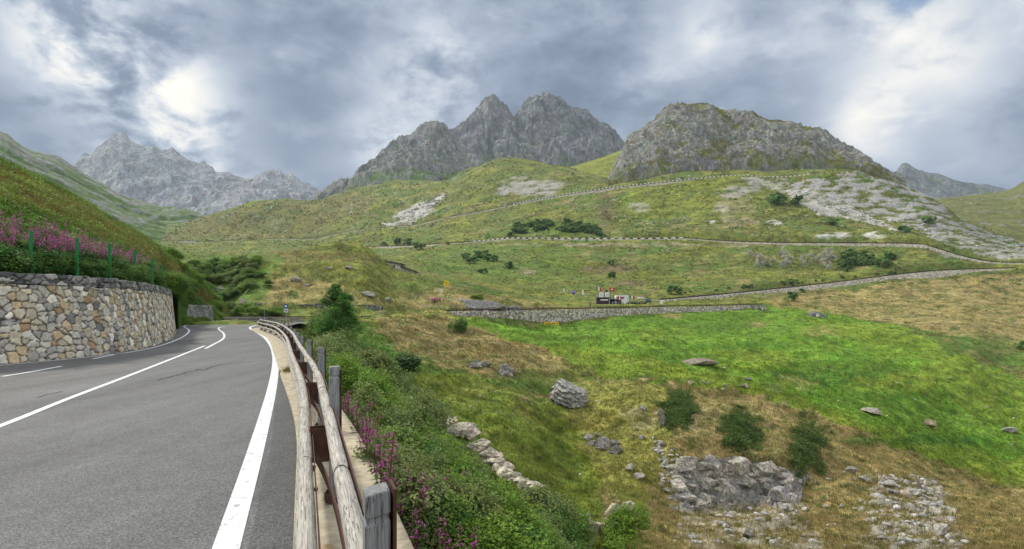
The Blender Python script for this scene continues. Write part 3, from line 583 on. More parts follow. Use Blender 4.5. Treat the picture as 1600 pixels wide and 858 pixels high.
# ------------------------------------------------------------------ mountains
def mountain(name, crest, layers, crest_D, back, ncol, seg, mat, gully, jag, seed, colf, label, ext=0):
    """layers: list of (list of (px,D), list of (px,y)) from the foot up; crest: (px,y) list"""
    cr = np.array(crest, float); x0, x1 = cr[0, 0] - ext, cr[-1, 0] + ext; cs = np.linspace(x0, x1, ncol)
    Dl, Yl = [], []
    for dl, yl in layers:
        Dl.append(np.interp(cs, *zip(*dl))); Yl.append(np.interp(cs, *zip(*yl)))
    cyy = np.interp(cs, cr[:, 0], cr[:, 1]); Dl.append(np.interp(cs, *zip(*crest_D))); Yl.append(cyy)
    Dl.append(Dl[-1] * back[0]); Yl.append(cyy + back[1])
    Dl = np.array(Dl).T; Yl = np.array(Yl).T
    for k in range(1, Dl.shape[1]): Dl[:, k] = np.maximum(Dl[:, k], Dl[:, k - 1] * 1.01)
    D, Z, t = build_field(cs, Dl, Yl, seg); X = (cs[None, :] - 800) / F * D; Kc = Dl.shape[1] - 2
    dm = D.mean(); e = 1 - np.abs(t - Kc) / Kc; mid = np.where(t[:, None] < Kc, np.sin(np.clip(t[:, None] / Kc, 0, 1) * np.pi) ** .6, .5)
    lam = dm * .075
    W_ = Z + .4 * D; wp = fbm(X / lam, W_ / lam, 4, seed + 50)
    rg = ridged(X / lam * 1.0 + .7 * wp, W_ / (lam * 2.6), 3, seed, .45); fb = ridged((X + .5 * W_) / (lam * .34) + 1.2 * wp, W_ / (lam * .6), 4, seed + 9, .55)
    fn = fbm(X / (lam * .09), W_ / (lam * .12), 3, seed + 30, .6)
    amp = D / F
    Z = Z + amp * (gully * 1.5 * mid * (rg - .1) + gully * .55 * mid * fb + gully * .10 * mid * fn + jag * fbm(X / (lam * .14), D / (lam * .14), 3, seed + 20, .55))
    tan = (Z - EYE) / D; y = HZ - tan * F
    PX = np.broadcast_to(cs[None, :], D.shape)
    dz = np.gradient(Z, axis=0) / (np.gradient(D, axis=0) + 1e-6); dzx = np.gradient(Z, axis=1) / (np.gradient(X, axis=1) + 1e-6)
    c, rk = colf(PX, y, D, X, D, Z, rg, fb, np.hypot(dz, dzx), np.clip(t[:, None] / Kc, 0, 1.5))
    o = struct(mesh_np(name, np.stack([X, D, Z], -1).reshape(-1, 3), grid_faces(*D.shape), mat, col=c.reshape(-1, 3), attrs={'rock': rk.ravel()}))
    if label: o['label'] = label
    return o, (cs, D, Z)
def blend(a, b, m): return a * (1 - m[..., None]) + b * m[..., None]
def colf_rocky(rock, grass, thr, hi, dryness=.3, gtop=0.0):
    def f(px, y, D, X, Y, Z, rg, fb, sl, tt):
        lam = D.mean() * .03; W_ = Z + .35 * Y; n = fbm(X / lam, W_ / lam, 5, 5, .62); n2 = fbm(X / (lam * .3), W_ / (lam * .3), 4, 8, .6); n5 = ridged((X + .5 * W_) / (lam * .5), W_ / (lam * 1.6), 4, 15, .55)
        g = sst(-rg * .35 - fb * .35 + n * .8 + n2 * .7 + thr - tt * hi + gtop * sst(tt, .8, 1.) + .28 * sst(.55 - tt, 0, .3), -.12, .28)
        gc = blend(np.broadcast_to(C[grass], X.shape + (3,)), C['brown'], dryness * sst(n2, -.2, .4))
        r = np.broadcast_to(np.array(rock), X.shape + (3,)) * np.clip(1 + .55 * n + .30 * n2 + .42 * (n5 - .1), .35, 1.9)[..., None]
        return blend(r, gc, g), 1 - g
    return f
# far grey massif on the left
cr1 = [(60,330),(90,290),(113,265),(133,248),(154,234),(160,231),(169,226),(177,216),(183,218),(190,213),(196,218),(202,225.5),(218,234),(236,238),(246,239),(254,243),(261,241),(268,238.5),(276,245),(288,255),(300,261),(312,264),(320,262),(328,266),(333,271),(336,276),(347,277),(359,279),(370,283),(382,285),(391,284),(400,281),(406,277),(411,276),(418,273),(426,275),(433,277),(438,273),(442,274.6),(446,277),(449,278.5),(451,274),(454,272),(459,275),(464,281),(477,291),(492,299),(505,307),(510,304),(520,309),(540,318),(600,345)]
mountain('mountain', cr1, [([(60,2300),(600,2500)], [(60,420),(600,420)]), ([(60,2600),(300,2700),(600,2900)], [(60,372),(200,345),(310,345),(400,330),(600,350)]),
         ([(60,3000),(600,3200)], [(60,352),(150,300),(190,275),(300,302),(400,312),(500,322),(600,350)])], [(60,3500),(190,3600),(600,3500)], (1.25, 60), 520, [14, 40, 110, 30][:3] + [12], M['far'], 14, 1.2, 3,
         colf_rocky((.29, .30, .32), 'green', .08, .55), 'pale grey jagged massif far off on the left')
# front shoulder of the central peaks
cr2 = [(490,322),(505,310),(516.7,304),(538,292.5),(554,283.6),(566.7,276),(568,266),(575,259),(584.6,251.5),(595,247),(605,242.6),(613,231),(620,223),(628,217),(633,218),(638,215.6),(645,213),(651,211),(657,205),(664,200),(673,198),(682,197),(688,200),(692,200),(698,206),(706,215),(716,226),(728,236),(744,247),(760,257),(780,272)]
cr3 = [(640,250),(670,235),(690,222),(702.5,208),(713,207),(720.5,200),(728,196),(735,194),(741,190),(743,183),(748,176),(753,172),(759,168),(764,167.5),(769,165),(775,166),(779.5,165.6),(784,170),(790,176),(793,182),(797,186),(802,188),(805,190),(809,188),(811.5,186),(815,179),(820.5,173),(826,168),(833,163),(836,157),(840,155.4),(843.6,158.5),(848,156),(854,154),(860,156),(866.7,159),(871,160),(877,164),(881,169),(887,173),(894,175),(902.6,178.5),(910,182),(918,187.5),(921,192),(926,197),(938.5,204),(949,211),(959,217),(967,221),(974,227),(990,238),(1020,262)]
mountain('mountain', cr3, [([(640,1750),(1020,1750)], [(640,330),(1020,330)]), ([(640,1850),(1020,1850)], [(640,300),(720,285),(780,262),(880,266),(940,262),(1020,300)]),
         ([(640,2000),(1020,1980)], [(640,285),(700,258),(760,225),(800,232),(850,215),(900,228),(960,245),(1020,290)])], [(640,2200),(1020,2150)], (1.2, 60), 620, [8, 50, 90, 10], M['far'], 24, 2.4, 13,
         colf_rocky((.19, .198, .20), 'green', .04, .25), 'twin rocky summits in the middle of the skyline')
mountain('mountain', cr2, [([(490,1250),(780,1250)], [(490,340),(600,320),(780,330)]), ([(490,1330),(780,1330)], [(490,325),(560,292),(640,282),(780,292)]),
         ([(490,1420),(780,1430)], [(490,323),(570,278),(620,252),(690,240),(740,258),(780,285)])], [(490,1500),(780,1560)], (1.15, 40), 480, [8, 50, 80, 10], M['mid'], 17, 2.2, 23,
         colf_rocky((.215, .222, .215), 'green', .26, .35), 'rocky shoulder left of the twin summits')
# grass saddle between peaks and dome
mountain('hill', [(840,285),(870,270),(905,262),(940,250),(975,238),(1000,230),(1040,225)], [([(840,1050),(1040,1050)], [(840,310),(1040,310)]), ([(840,1250),(1040,1250)], [(840,292),(900,278),(975,262),(1040,255)])],
         [(840,1450),(1040,1450)], (1.15, 40), 120, [20, 40, 8], M['mid'], 3, .6, 33, colf_rocky((.3, .3, .3), 'yel', 1.2, 0, .5), 'smooth yellow green saddle slope beside the rock dome')
# the rock dome
cr4 = [(950,290),(964,271),(968,255),(977,230),(982,219.5),(988,216),(995,214),(1004,207),(1015,200),(1023,192),(1031,183.6),(1036,177),(1043.6,169.5),(1051,166),(1059,163),(1068,163.5),(1077,164),(1087,167),(1100,168),(1115,169.5),(1129,173),(1143.6,177),(1156,180),(1169,182),(1184.6,190),(1200,196.4),(1216,197),(1233,197.7),(1246,198),(1259,200),(1269,203),(1279.5,206.7),(1291,213),(1302.6,219.5),(1313,227),(1323,233.6),(1331,241),(1338.5,246.4),(1346,252),(1354,258),(1364,268),(1374,276),(1390,283),(1415,293)]
mountain('mountain', cr4, [([(950,735),(1415,700)], [(950,300),(1415,310)]), ([(950,750),(1100,730),(1300,680),(1415,660)], [(950,290),(1000,276),(1100,270),(1200,268),(1300,262),(1360,272),(1415,296)]),
         ([(950,790),(1415,730)], [(950,289),(975,262),(1040,235),(1150,235),(1250,238),(1320,250),(1360,268),(1415,296)]),
         ([(950,830),(1415,780)], [(950,289),(980,235),(1040,195),(1150,200),(1250,215),(1320,238),(1360,266),(1415,295)])], [(950,880),(1415,850)], (1.2, 30), 760, [6, 60, 70, 60, 10], M['mid'], 15, 3.0, 43,
         colf_rocky((.25, .255, .235), 'olive', .20, .0, .25, .5), 'broad rounded rock dome above the upper road')
# far peak right and slopes
cr5 = [(1340,300),(1375,290),(1390,281),(1402.6,271),(1410,263),(1415,262),(1422,265),(1438.5,271),(1450,275),(1469,280),(1480,286),(1490,291),(1508,293),(1518,295),(1528,298),(1538.5,297),(1550,300),(1569,302),(1600,310),(1700,330)]
mountain('mountain', cr5, [([(1340,2300),(1700,2300)], [(1340,360),(1700,360)]), ([(1340,2600),(1700,2600)], [(1340,330),(1400,318),(1480,316),(1700,340)])], [(1340,3100),(1700,3100)], (1.2, 60), 260, [20, 60, 8], M['far'], 9, 1.2, 53,
         colf_rocky((.15, .165, .17), 'green', .35, .3), 'blue grey pointed peak far off on the right')
mountain('hill', [(1440,325),(1470,316),(1500,312),(1540,308),(1570,304),(1585,297),(1600,286),(1650,262),(1800,220),(2300,200)], [([(1440,750),(2300,700)], [(1440,440),(2300,440)]), ([(1440,900),(2300,850)], [(1440,370),(1600,380),(2300,380)]), ([(1440,1100),(2300,1050)], [(1440,340),(1600,335),(2300,330)])],
         [(1440,1500),(1600,1350),(2300,1250)], (1.2, 40), 360, [10, 40, 50, 8], M['mid'], 4, .8, 63, colf_rocky((.3, .3, .28), 'olive', .75, 0, .4), 'grassy slope with stones at the right edge')
mountain('hill', [(-900,60),(-500,130),(-150,180),(0,212),(13,217),(22,227.5),(38.5,240),(56,246.7),(72,249),(87,250.5),(95,254),(110,264.6),(133,280),(154,290),(179.5,305.6),(205,316),(244,326),(282,327.5),(305,334),(340,350)],
         [([(-900,300),(0,420),(340,900)], [(-900,470),(340,470)]), ([(-900,420),(0,600),(340,1150)], [(-900,360),(0,330),(100,345),(200,372),(340,392)]), ([(-900,560),(0,800),(340,1250)], [(-900,250),(0,265),(60,285),(130,315),(200,345),(260,362),(340,375)])],
         [(-900,760),(0,1100),(200,1450),(340,1500)], (1.2, 40), 420, [10, 50, 60, 8], M['mid'], 5, .9, 73, colf_rocky((.27, .275, .27), 'green', .78, .35, .35), 'steep green mountainside behind the flower bank')

# ------------------------------------------------------------------ hillside roads with walls and barriers
def ribbon3(P, dx): return P
def road_set(rn, surf, wall_mat, wall_label, rail, road_w=6.5):
    r = RP[rn]; P = np.c_[r['X'], r['D'], r['z']]
    T_ = np.gradient(P[:, :2], axis=0); T_ /= np.linalg.norm(T_, axis=1)[:, None]; up = np.stack([-T_[:, 1], T_[:, 0]], 1); up *= np.sign(up[:, 1:2])
    a = P.copy(); b = P.copy(); b[:, :2] += up * road_w
    V = np.stack([a, b], 0).reshape(-1, 3); V[:, 2] += .06
    struct(mesh_np('road', V, grid_faces(2, len(P)), surf))
    return P, up
def wall_ribbon(P, up, h, mat, label, cat='wall', name='retaining_wall', thick=.6, top=.10):
    m = h > .25
    if not m.any(): return
    P, up, h = P[m], up[m], h[m]; rgh = .15 * fbm(P[:, 0] / 3, P[:, 1] / 3, 3, 6)
    rows = []
    for o, zz in ((thick, -1.5 - h), (thick, np.full(len(h), top)), (0.0, np.full(len(h), top)), (-.05, -.3 * h), (-.12, -.7 * h), (-.25, -1.5 - h)):
        q = P.copy(); q[:, :2] += up * (o - .02); q[:, 2] += zz + (rgh * .6 if o < .1 else 0); rows.append(q)
    V = np.vstack(rows); n = len(P); f = grid_faces(6, n)
    o = mesh_np(name, V, f, mat, smooth=False); tag(o, label, cat); return o
def far_barrier(P, up, s_rail, label, name, spacing, blocks=None, rail_h=.85, rmat='rustline', group=None, fat=1.0, bh=.62):
    """rail(s) and posts along a hillside road; blocks: white infill plates"""
    S = arc(P); t = thing(name, tuple(P[0]), label, 'guardrail'); o0 = P[0]
    Q = P[::2] - o0; Q[:, :2] += (up * -.02)[::2]
    mb = MB()
    for (z0, z1) in s_rail: mb.sweep(Q, [(-.06, z0), (.06, z0), (.06, z1), (-.06, z1)])
    mb.build('rail', M[rmat], t)
    ss = np.arange(spacing / 2, S[-1], spacing); big = []
    pts = np.stack([np.interp(ss, S, P[:, k]) for k in range(3)], 1) - o0
    dirs = np.stack([np.interp(ss, S, np.gradient(P[:, k])) for k in range(2)], 1); ang = np.arctan2(dirs[:, 1], dirs[:, 0])
    proto = MB().box((0, 0, rail_h / 2), (.14 * fat, .14 * fat, rail_h)).build('post', M[rmat], t)
    dist = np.argsort(pts[:, 1] + o0[1]); keep = set(dist[:100 if blocks is None else 50].tolist()); rest = MB(); nr = 0
    for i, p in enumerate(pts):
        if i in keep:
            o = proto if not big else proto.copy()
            if big: COL.objects.link(o); o.parent = t
            o.location = tuple(p); o.rotation_euler = (0, 0, ang[i]); big.append(o)
        else: rest.box((p[0], p[1], p[2] + rail_h / 2), (.14 * fat, .14 * fat, rail_h), ang[i]); nr += 1
    if nr: tag(rest.build('post', M[rmat], t), kind='stuff')
    if blocks:
        pb = MB().box((0, 0, rail_h * .55), (spacing * .52, .3, bh)).build('white_block', M['white'], t); k = 0; rest = MB(); nr = 0
        for i in range(len(pts) - 1):
            px = 800 + (pts[i, 0] + o0[0]) / (pts[i, 1] + o0[1]) * F
            if not (blocks[0] < px < blocks[1]): continue
            p = (pts[i] + pts[i + 1]) / 2
            if k < 100:
                o = pb if k == 0 else pb.copy()
                if k: COL.objects.link(o); o.parent = t
                o.location = tuple(p + np.array([0, -.12, 0])); o.rotation_euler = (0, 0, ang[i]); k += 1
            else: rest.box((p[0], p[1] - .12, p[2] + rail_h * .55), (spacing * .52, .3, bh), ang[i]); nr += 1
        if nr: tag(rest.build('white_block', M['white'], t), kind='stuff')
    return t
M['faroad'] = asphalt_mat('hill_asphalt', (.16, .16, .16))
P1, U1 = road_set('r1', M['faroad'], None, None, None); P2, U2 = road_set('r2', M['faroad'], None, None, None)
P3, U3 = road_set('r3', M['faroad'], None, None, None); P4, U4 = road_set('r4', M['faroad'], None, None, None)
wall_ribbon(P4, U4, RP['r4']['h'], M['farwall'], 'rough grey rubble wall carrying the road in front of the snack bar')
wall_ribbon(P3, U3, RP['r3']['h'], M['farwall2'], 'long pale stone wall under the ramp road climbing right of the snack bar')
wall_ribbon(P2, U2, RP['r2']['h'], M['farwall2'], 'low pale stone wall under the middle hillside road')
m1 = RP['r1']['px'] > 312
wall_ribbon(P1[m1], U1[m1], RP['r1']['h'][m1], M['farwall2'], 'low pale stone wall under the topmost hillside road')
# ribbed concrete wall at the left end of the top road
t = thing('ribbed_wall', tuple(P1[0]), 'pale ribbed concrete wall at the far left end of the top road', 'wall')
Q = P1[:32] - P1[0]; MB().sweep(Q, [(0, -8.5), (.8, -8.5), (.8, .3), (0, .3)]).build('wall_face', M['white'], t)
for i in range(1, 31, 2): MB().box((Q[i, 0], Q[i, 1] - 1.0, Q[i, 2] - 4.2), (.9, 1.2, 8.2)).build('rib', M['kerb'], t) if i < 2 else None
rib0 = [c for c in t.children if c.name.startswith('rib')][0]
for i in range(3, 31, 2):
    o = rib0.copy(); COL.objects.link(o); o.parent = t; o.location = (Q[i, 0] - Q[1, 0], Q[i, 1] - Q[1, 1], Q[i, 2] - Q[1, 2])
far_barrier(P4, U4, [(.36, .66), (.80, .90)], 'rust brown rail barrier on the rubble wall in front of the snack bar', 'guardrail', 2.5, rail_h=.98, fat=.7)
far_barrier(P3, U3, [(.35, .95)], 'dark brown rail barrier along the ramp road above the pale stone wall', 'guardrail', 4, rail_h=1.1)
far_barrier(P2, U2, [(.35, .95)], 'dark rail barrier with a white stretch along the middle hillside road', 'guardrail', 6.5, rail_h=1.5, blocks=(735, 1060), bh=1.2, fat=2.2)
far_barrier(P1, U1, [(.0, .45)], 'barrier of white blocks along the topmost hillside road', 'guardrail', 4.6, rail_h=2.0, blocks=(800, 1262), fat=2.0, bh=1.15)
# ------------------------------------------------------------------ near road
def offs(P, a):
    T_ = np.gradient(P, axis=0); T_ /= np.linalg.norm(T_, axis=1)[:, None]; return P + np.stack([T_[:, 1], -T_[:, 0]], 1) * a
WALLB = catmull([(-24.5,-6),(-21.5,2),(-18.8,8),(-16.6,13.5),(-15.5,17.4),(-14.95,19.3),(-14.95,22.2),(-15.9,25.7),(-17.4,29.1),(-19.4,33.3),(-22.7,39.2),(-26.9,46.4),(-30.9,53.0),(-35.5,60.5)], .1)
WS = arc(WALLB)
ys_ = np.arange(-8, 96, .5)
xl = np.interp(ys_, WALLB[:, 1], WALLB[:, 0]) - .3; far = ys_ > 60; xl[far] = np.interp(ys_[far], [60, 68, 75, 84, 96], [-35.5, -39.5, -41, -40, -36])
ed = bar(np.linspace(-8, 60, 400), -.06, 0); xr = np.interp(ys_, ed[:, 1], ed[:, 0]); xr[ys_ > 47] = np.interp(ys_[ys_ > 47], [47, 52, 58, 66, 80, 96], [-20.8, -21.5, -22.2, -24.5, -28, -27])
nx = 40; tt = np.linspace(0, 1, nx)[None, :]; RX = xl[:, None] * (1 - tt) + xr[:, None] * tt; RY = np.broadcast_to(ys_[:, None], RX.shape)
RZ = -.55 * sst(RY, 60, 95)
struct(mesh_np('road', np.stack([RX, RY, RZ], -1).reshape(-1, 3), grid_faces(*RX.shape), M['asphalt']))
def rz_(D): return -.55 * sst(np.asarray(D, float), 60, 95)
def line(name, pts, w, z=.006, step=.25, mat='paint', px=True, jit=0):
    P = catmull([ground0(*p) for p in pts] if px else pts, step); L, R = offs(P, -w / 2), offs(P, w / 2)
    if jit: j = jit * fbm(arc(P) * 2.2, arc(P) * 0, 4, 5)[:, None]; L = L + j; R = R + j
    A = np.c_[L, rz_(L[:, 1]) + z]; B = np.c_[R, rz_(R[:, 1]) + z]
    return struct(mesh_np(name, np.vstack([A, B]), grid_faces(2, len(P)), M[mat]))
line('road_marking', [(335, 925), (353, 858), (400, 702), (424, 612), (430, 575), (429.5, 556), (424, 540), (413, 527), (402, 520), (393, 515), (391, 511.5), (400, 508.5)], .185)
line('road_marking', [(-420, 822), (0, 666), (110, 622), (220, 580), (320, 540.5)], .12)
line('road_marking', [(321, 545), (335, 537.5), (346, 531.5), (350.5, 526), (348.5, 520), (342, 515), (343, 511.8), (352, 510.2)], .12)
line('road_marking', [(352, 509.4), (370, 508.9), (392, 508.4)], .13)
line('road_marking', [(4, 588.5), (50, 581), (96, 572.5)], .12)
line('road_marking', [(145, 561), (168, 556.5), (190, 551.8)], .12)
line('road_marking', [(-60, 578), (0, 571), (90, 563), (185, 553), (222, 547), (246, 541.5), (268, 534.5), (284, 527.5), (293, 521), (295.5, 516), (290, 512), (288, 509.5), (300, 506.5), (320, 503.6)], .12)
sh = np.linspace(-6, 15.2, 90); a = bar(sh, -.07, .003); b = bar(sh, -.38, .003)
struct(mesh_np('road_shoulder', np.vstack([b, a]), grid_faces(2, len(sh)), M['asphalt2']))
line('road_crack', [(243, 595), (275, 587), (312, 577), (316, 579), (345, 570), (395, 565)], .035, z=.005, step=.08, mat='linecrack', jit=.12)
line('road_crack', [(55, 622), (75, 617), (100, 611)], .02, z=.005, step=.08, mat='linecrack', jit=.1)
line('road_crack', [(405, 557.5), (420, 557.7), (448, 557.2)], .03, z=.009, step=.08, mat='linecrack', jit=.05)
# concrete strip under the guardrail
t = thing('concrete_kerb', (0, 0, 0), 'beige concrete strip with rust stains that the timber guardrail stands on', 'kerb')
s = np.linspace(-3.2, 58, 240); eo = .71 - .10 * sst(s, 5, 14); ei = -.08 - .36 * sst(s, 7, 26)
def strip(s, a, b, z): return
rows = [bar(s, ei, -.2), bar(s, ei, .035), bar(s, ei + .01, .045), bar(s, (ei + eo) / 2, .05), bar(s, eo - .01, .045), bar(s, eo, .035), bar(s, eo + .05, -1.3)]
for r in rows[1:6]: r[:, 2] += .006 * fbm(s * 1.3, s * 0, 3, 2)
mesh_np('kerb_slab', np.vstack(rows), grid_faces(7, len(s)), M['concrete'], t, smooth=False)
def stain(s0, o0, L, W):
    a = np.linspace(0, 2 * np.pi, 26, endpoint=False); r = 1 + .25 * fbm(np.cos(a) * 2 + s0, np.sin(a) * 2, 3, 9)
    P = np.array([bar(s0 + L * r[i] * math.cos(a[i]), o0 + W * r[i] * math.sin(a[i]), .0590) for i in range(26)]); V = np.vstack([P, P.mean(0)])
    return mesh_np('rust_stain', V, np.array([[i, (i + 1) % 26, 26] for i in range(26)]), M['stain'], t)
M['stain'] = simple('rust_stain', (.36, .26, .15), .9, 0, .3, 12)
stain(4.05, .14, .16, .06); stain(3.4, .20, .10, .04)

# ---- timber guardrail
g = thing('timber_guardrail', (0, 0, 0), 'long weathered timber and rusty steel guardrail beside the near road', 'guardrail')
def log(s0, s1, off, z, r, seed):
    n = max(4, int((s1 - s0) / .06)); s = np.linspace(s0, s1, n); k = 22; th = np.linspace(0, 2 * np.pi, k, endpoint=False)
    P = bar(s, off, z); R2 = bar(s, off + 1, z) - P; prof = np.ones(n); prof[0] = .82; prof[-1] = .82; prof[1] = .97; prof[-2] = .97
    TH, SS = np.meshgrid(th, s); rr = r * prof[:, None] * (1 + .05 * fbm(SS * .9, np.cos(TH) * 1.2 + seed, 3, seed) + .035 * perlin(SS * 3, TH * 3, seed + 4) - .05 * (ridged(SS * .5, TH * 2.4 + seed, 2, seed + 7) > .82))
    lift = .012 * perlin(s * .8 + seed, s * 0, seed)[:, None]
    V = P[:, None, :] + R2[:, None, :] * (rr * np.cos(TH))[..., None]; V[..., 2] += rr * np.sin(TH) * 1.0 + lift
    Vf = V.reshape(-1, 3); i = np.arange(n * k).reshape(n, k); j = np.roll(i, -1, 1)
    Fq = np.stack([i[:-1], j[:-1], j[1:], i[1:]], -1).reshape(-1, 4)
    c0, c1 = len(Vf), len(Vf) + 1; Vf = np.vstack([Vf, P[0] + [0, 0, lift[0, 0]], P[-1] + [0, 0, lift[-1, 0]]])
    cap = [(int(i[0, a]), c0, c0, int(i[0, (a + 1) % k])) for a in range(k)]
    gu = np.r_[(r * np.cos(TH)).ravel(), 0, 0]; gv = np.r_[(r * np.sin(TH)).ravel() + seed * 3.7, seed, seed]; gw = np.r_[SS.ravel(), s0, s1]
    me_f = np.vstack([Fq]); tri = [(int(i[0, a]), int(i[0, (a + 1) % k]), c0) for a in range(k)] + [(int(i[-1, (a + 1) % k]), int(i[-1, a]), c1) for a in range(k)]
    me = bpy.data.meshes.new('rail_log'); me.from_pydata([tuple(v) for v in Vf], [], [tuple(map(int, f)) for f in Fq] + tri); me.update()
    for nm, v in (('gu', gu), ('gv', gv), ('gw', gw)):
        at = me.attributes.new(nm, 'FLOAT', 'POINT'); at.data.foreach_set('value', np.ascontiguousarray(v, dtype=np.float32))
    me.polygons.foreach_set('use_smooth', [True] * len(me.polygons)); me.materials.append(M['wood'])
    o = bpy.data.objects.new('rail_log', me); COL.objects.link(o); o.parent = g; return o
joints = [-2.6, 0.9, 4.30, 7.6, 10.9, 14.2, 17.5, 21, 24.5, 28, 31.5, 35, 38.5, 42, 45.5, 49, 52.5, 56]
for i in range(len(joints) - 1):
    a, b = joints[i] + .004, joints[i + 1] - .004
    log(a, b, 0, .62, .051, i + 1); log(a + .3, b + .3, .0, .36, .052, i + 31); log(a - 1.05, b - 1.05, .184, .815, .044, i + 61)
posts = [1.89, 5.2, 8.35, 11.6, 14.9, 18.2, 21.6, 25, 28.4, 31.8, 35.2, 38.6, 42, 45.4, 48.8, 52.2]
def bdir(s):
    a = bar(s + .05, 0, 0) - bar(s - .05, 0, 0); return math.atan2(a[1], a[0]) - math.pi / 2
def woodbox(name, c, size, rz, seed, parent, top=.0):
    x, y, z = [a / 2 for a in size]; ch = .008
    ring = lambda e, zz: [(-x + e, -y, zz), (x - e, -y, zz), (x, -y + e, zz), (x, y - e, zz), (x - e, y, zz), (-x + e, y, zz), (-x, y - e, zz), (-x, -y + e, zz)]
    V = []; zs = [-z, z - .10, z - .088, z - .08, z - .068, z - .03, z - .004, z]; es = [1, 1, .90, .90, 1, 1, .97, .90]
    for zz, e in zip(zs, es): V += [(a * e, b * e, zz + (.006 * math.sin(a * 40 + seed) if zz > 0 else 0)) for a, b, zz in ring(ch, zz)]
    n = 8; Fc = [(i * n + k, i * n + (k + 1) % n, (i + 1) * n + (k + 1) % n, (i + 1) * n + k) for i in range(len(zs) - 1) for k in range(n)] + [tuple(range(n))[::-1], tuple(range((len(zs) - 1) * n, len(zs) * n))]
    me = bpy.data.meshes.new(name); me.from_pydata(V, [], Fc); me.update(); A = np.array(V)
    for nm, v in (('gu', A[:, 0] + seed), ('gv', A[:, 1]), ('gw', A[:, 2])):
        at = me.attributes.new(nm, 'FLOAT', 'POINT'); at.data.foreach_set('value', np.ascontiguousarray(v, dtype=np.float32))
    me.materials.append(M['post']); o = bpy.data.objects.new(name, me); COL.objects.link(o); o.parent = parent; o.location = c; o.rotation_euler = (0, 0, rz); return o
for i, s in enumerate(posts):
    c = bar(s, .242 if i else .215, .6); rz = bdir(s)
    hh_ = (1.06, 1.14, 1.10, 1.04, .97, .93)[i] if i < 6 else .90
    p = woodbox('post', (c[0], c[1], .06 + hh_ / 2), (.078 if i == 0 else .088, .10, hh_), rz, i * 1.3, g)
    MB().box((.052, 0, -.02), (.010, .115, 1.12)).box((.045, .056, .02), (.03, .008, 1.0)).build('steel_plate', M['rust'], p)
    b = bar(s, .245, .075); q = MB().box((0, 0, 0), (.17, .26, .018)).box((-.055, -.10, .02), (.03, .03, .03)).box((.055, -.10, .02), (.03, .03, .03)).box((-.055, .10, .02), (.03, .03, .03)).box((.055, .10, .02), (.03, .03, .03)).build('base_plate', M['rust'], g, .003); q.location = tuple(b); q.rotation_euler = (0, 0, rz)
    # rusty spacer box between front log and post
    c = bar(s + .05, .122, .53); q = MB().box((0, -.06, 0), (.165, .006, .29)).box((0, .06, 0), (.165, .006, .29)).box((-.08, 0, 0), (.006, .12, .29)).box((.08, 0, 0), (.006, .12, .29)).box((0, 0, -.142), (.16, .12, .006)).build('spacer_box', M['rust'], g, .002)
    q.location = tuple(c); q.rotation_euler = (0, 0, rz)
    # curved spring band back towards the previous post
    u = np.linspace(0, 1, 26); P = bar(s - .02 - 3.05 * u, .045 + .145 * (1 - (1 - u) ** 3.2), .50 - .02 * u)
    MB().sweep(P, [(-.004, -.04), (.004, -.04), (.004, .04), (-.004, .04)]).build('spring_band', M['rust'], g, smooth=True)
    # bolts on the inner side of the front log
    if i < 6:
        for dz, ds in ((.0, -.9), (-.06, -.75), (.02, -1.5)):
            q = MB().box((0, 0, 0), (.022, .02, .02)).build('bolt', M['rust'], g, .003); q.location = tuple(bar(s + ds, .062, .58 + dz)); q.rotation_euler = (0, 0, rz)
sb = np.linspace(-2.6, 56, 300)
MB().sweep(bar(sb, .236, .80), [(-.004, -.045), (.004, -.045), (.004, .045), (-.004, .045)]).sweep(bar(sb, .222, .757), [(-.014, -.003), (.012, -.003), (.012, .003), (-.014, .003)]).build('backing_rail', M['rust'], g)
MB().sweep(bar(sb[:290], .062, .60), [(-.003, -.03), (.003, -.03), (.003, .03), (-.003, .03)]).build('backing_rail', M['rust'], g)
q = MB().box((0, 0, 0), (.02, .16, .12)).box((-.012, 0, 0), (.01, .12, .08)).build('reflector', M['red'], g, .01); c = bar(27.2, -.07, .50); q.location = tuple(c); q.rotation_euler = (0, 0, bdir(27)); q['label'] = 'red reflector on the lower log'

# far barriers beyond the bend
def simple_rail(P, label, rails, spacing, mat='rustline', pm='rustline', h=.9, w=.06):
    P = np.array(P, float); t = thing('guardrail', tuple(P[0]), label, 'guardrail'); Q = catmull(P - P[0], 1.0); mb = MB()
    for z0, z1 in rails: mb.sweep(Q, [(-w, z0), (w, z0), (w, z1), (-w, z1)])
    mb.build('rail', M[mat], t); S = arc(Q); pr = None
    for s in np.arange(.3, S[-1], spacing):
        p = [np.interp(s, S, Q[:, k]) for k in range(3)]
        if pr is None: pr = o = MB().box((0, 0, h / 2 - .2), (.1, .12, h + .4)).build('post', M[pm], t)
        else: o = pr.copy(); COL.objects.link(o); o.parent = t
        o.location = tuple(p)
    return t
simple_rail([(-40.5, 79, -.25), (-38, 83.5, -.35), (-36.5, 86, -.4)], 'short weathered log barrier end at the outside of the road bend', [(.30, .52), (.62, .84)], 2.2, 'greylog', w=.09) if False else None
M['greylog'] = simple('grey_log', (.26, .245, .225), .9, 0, .35, 5)
simple_rail([(-40.0, 79, -.3), (-37.5, 82.5, -.35), (-35, 84, -.4), (-31, 85.5, -.45)], 'short grey log barrier closing the outside of the road bend', [(.22, .46), (.58, .84)], 2.4, 'greylog', w=.09)
simple_rail([(-43.5, 95, -.6), (-41.5, 96.8, -.55), (-34, 99.2, -.55), (-26, 100.3, -.55), (-21.5, 100.8, -.5)], 'brown rail barrier at the foot of the grey stone wall behind the bushy tree', [(.35, .62), (.78, .90)], 2.6, 'rustline', h=.95)
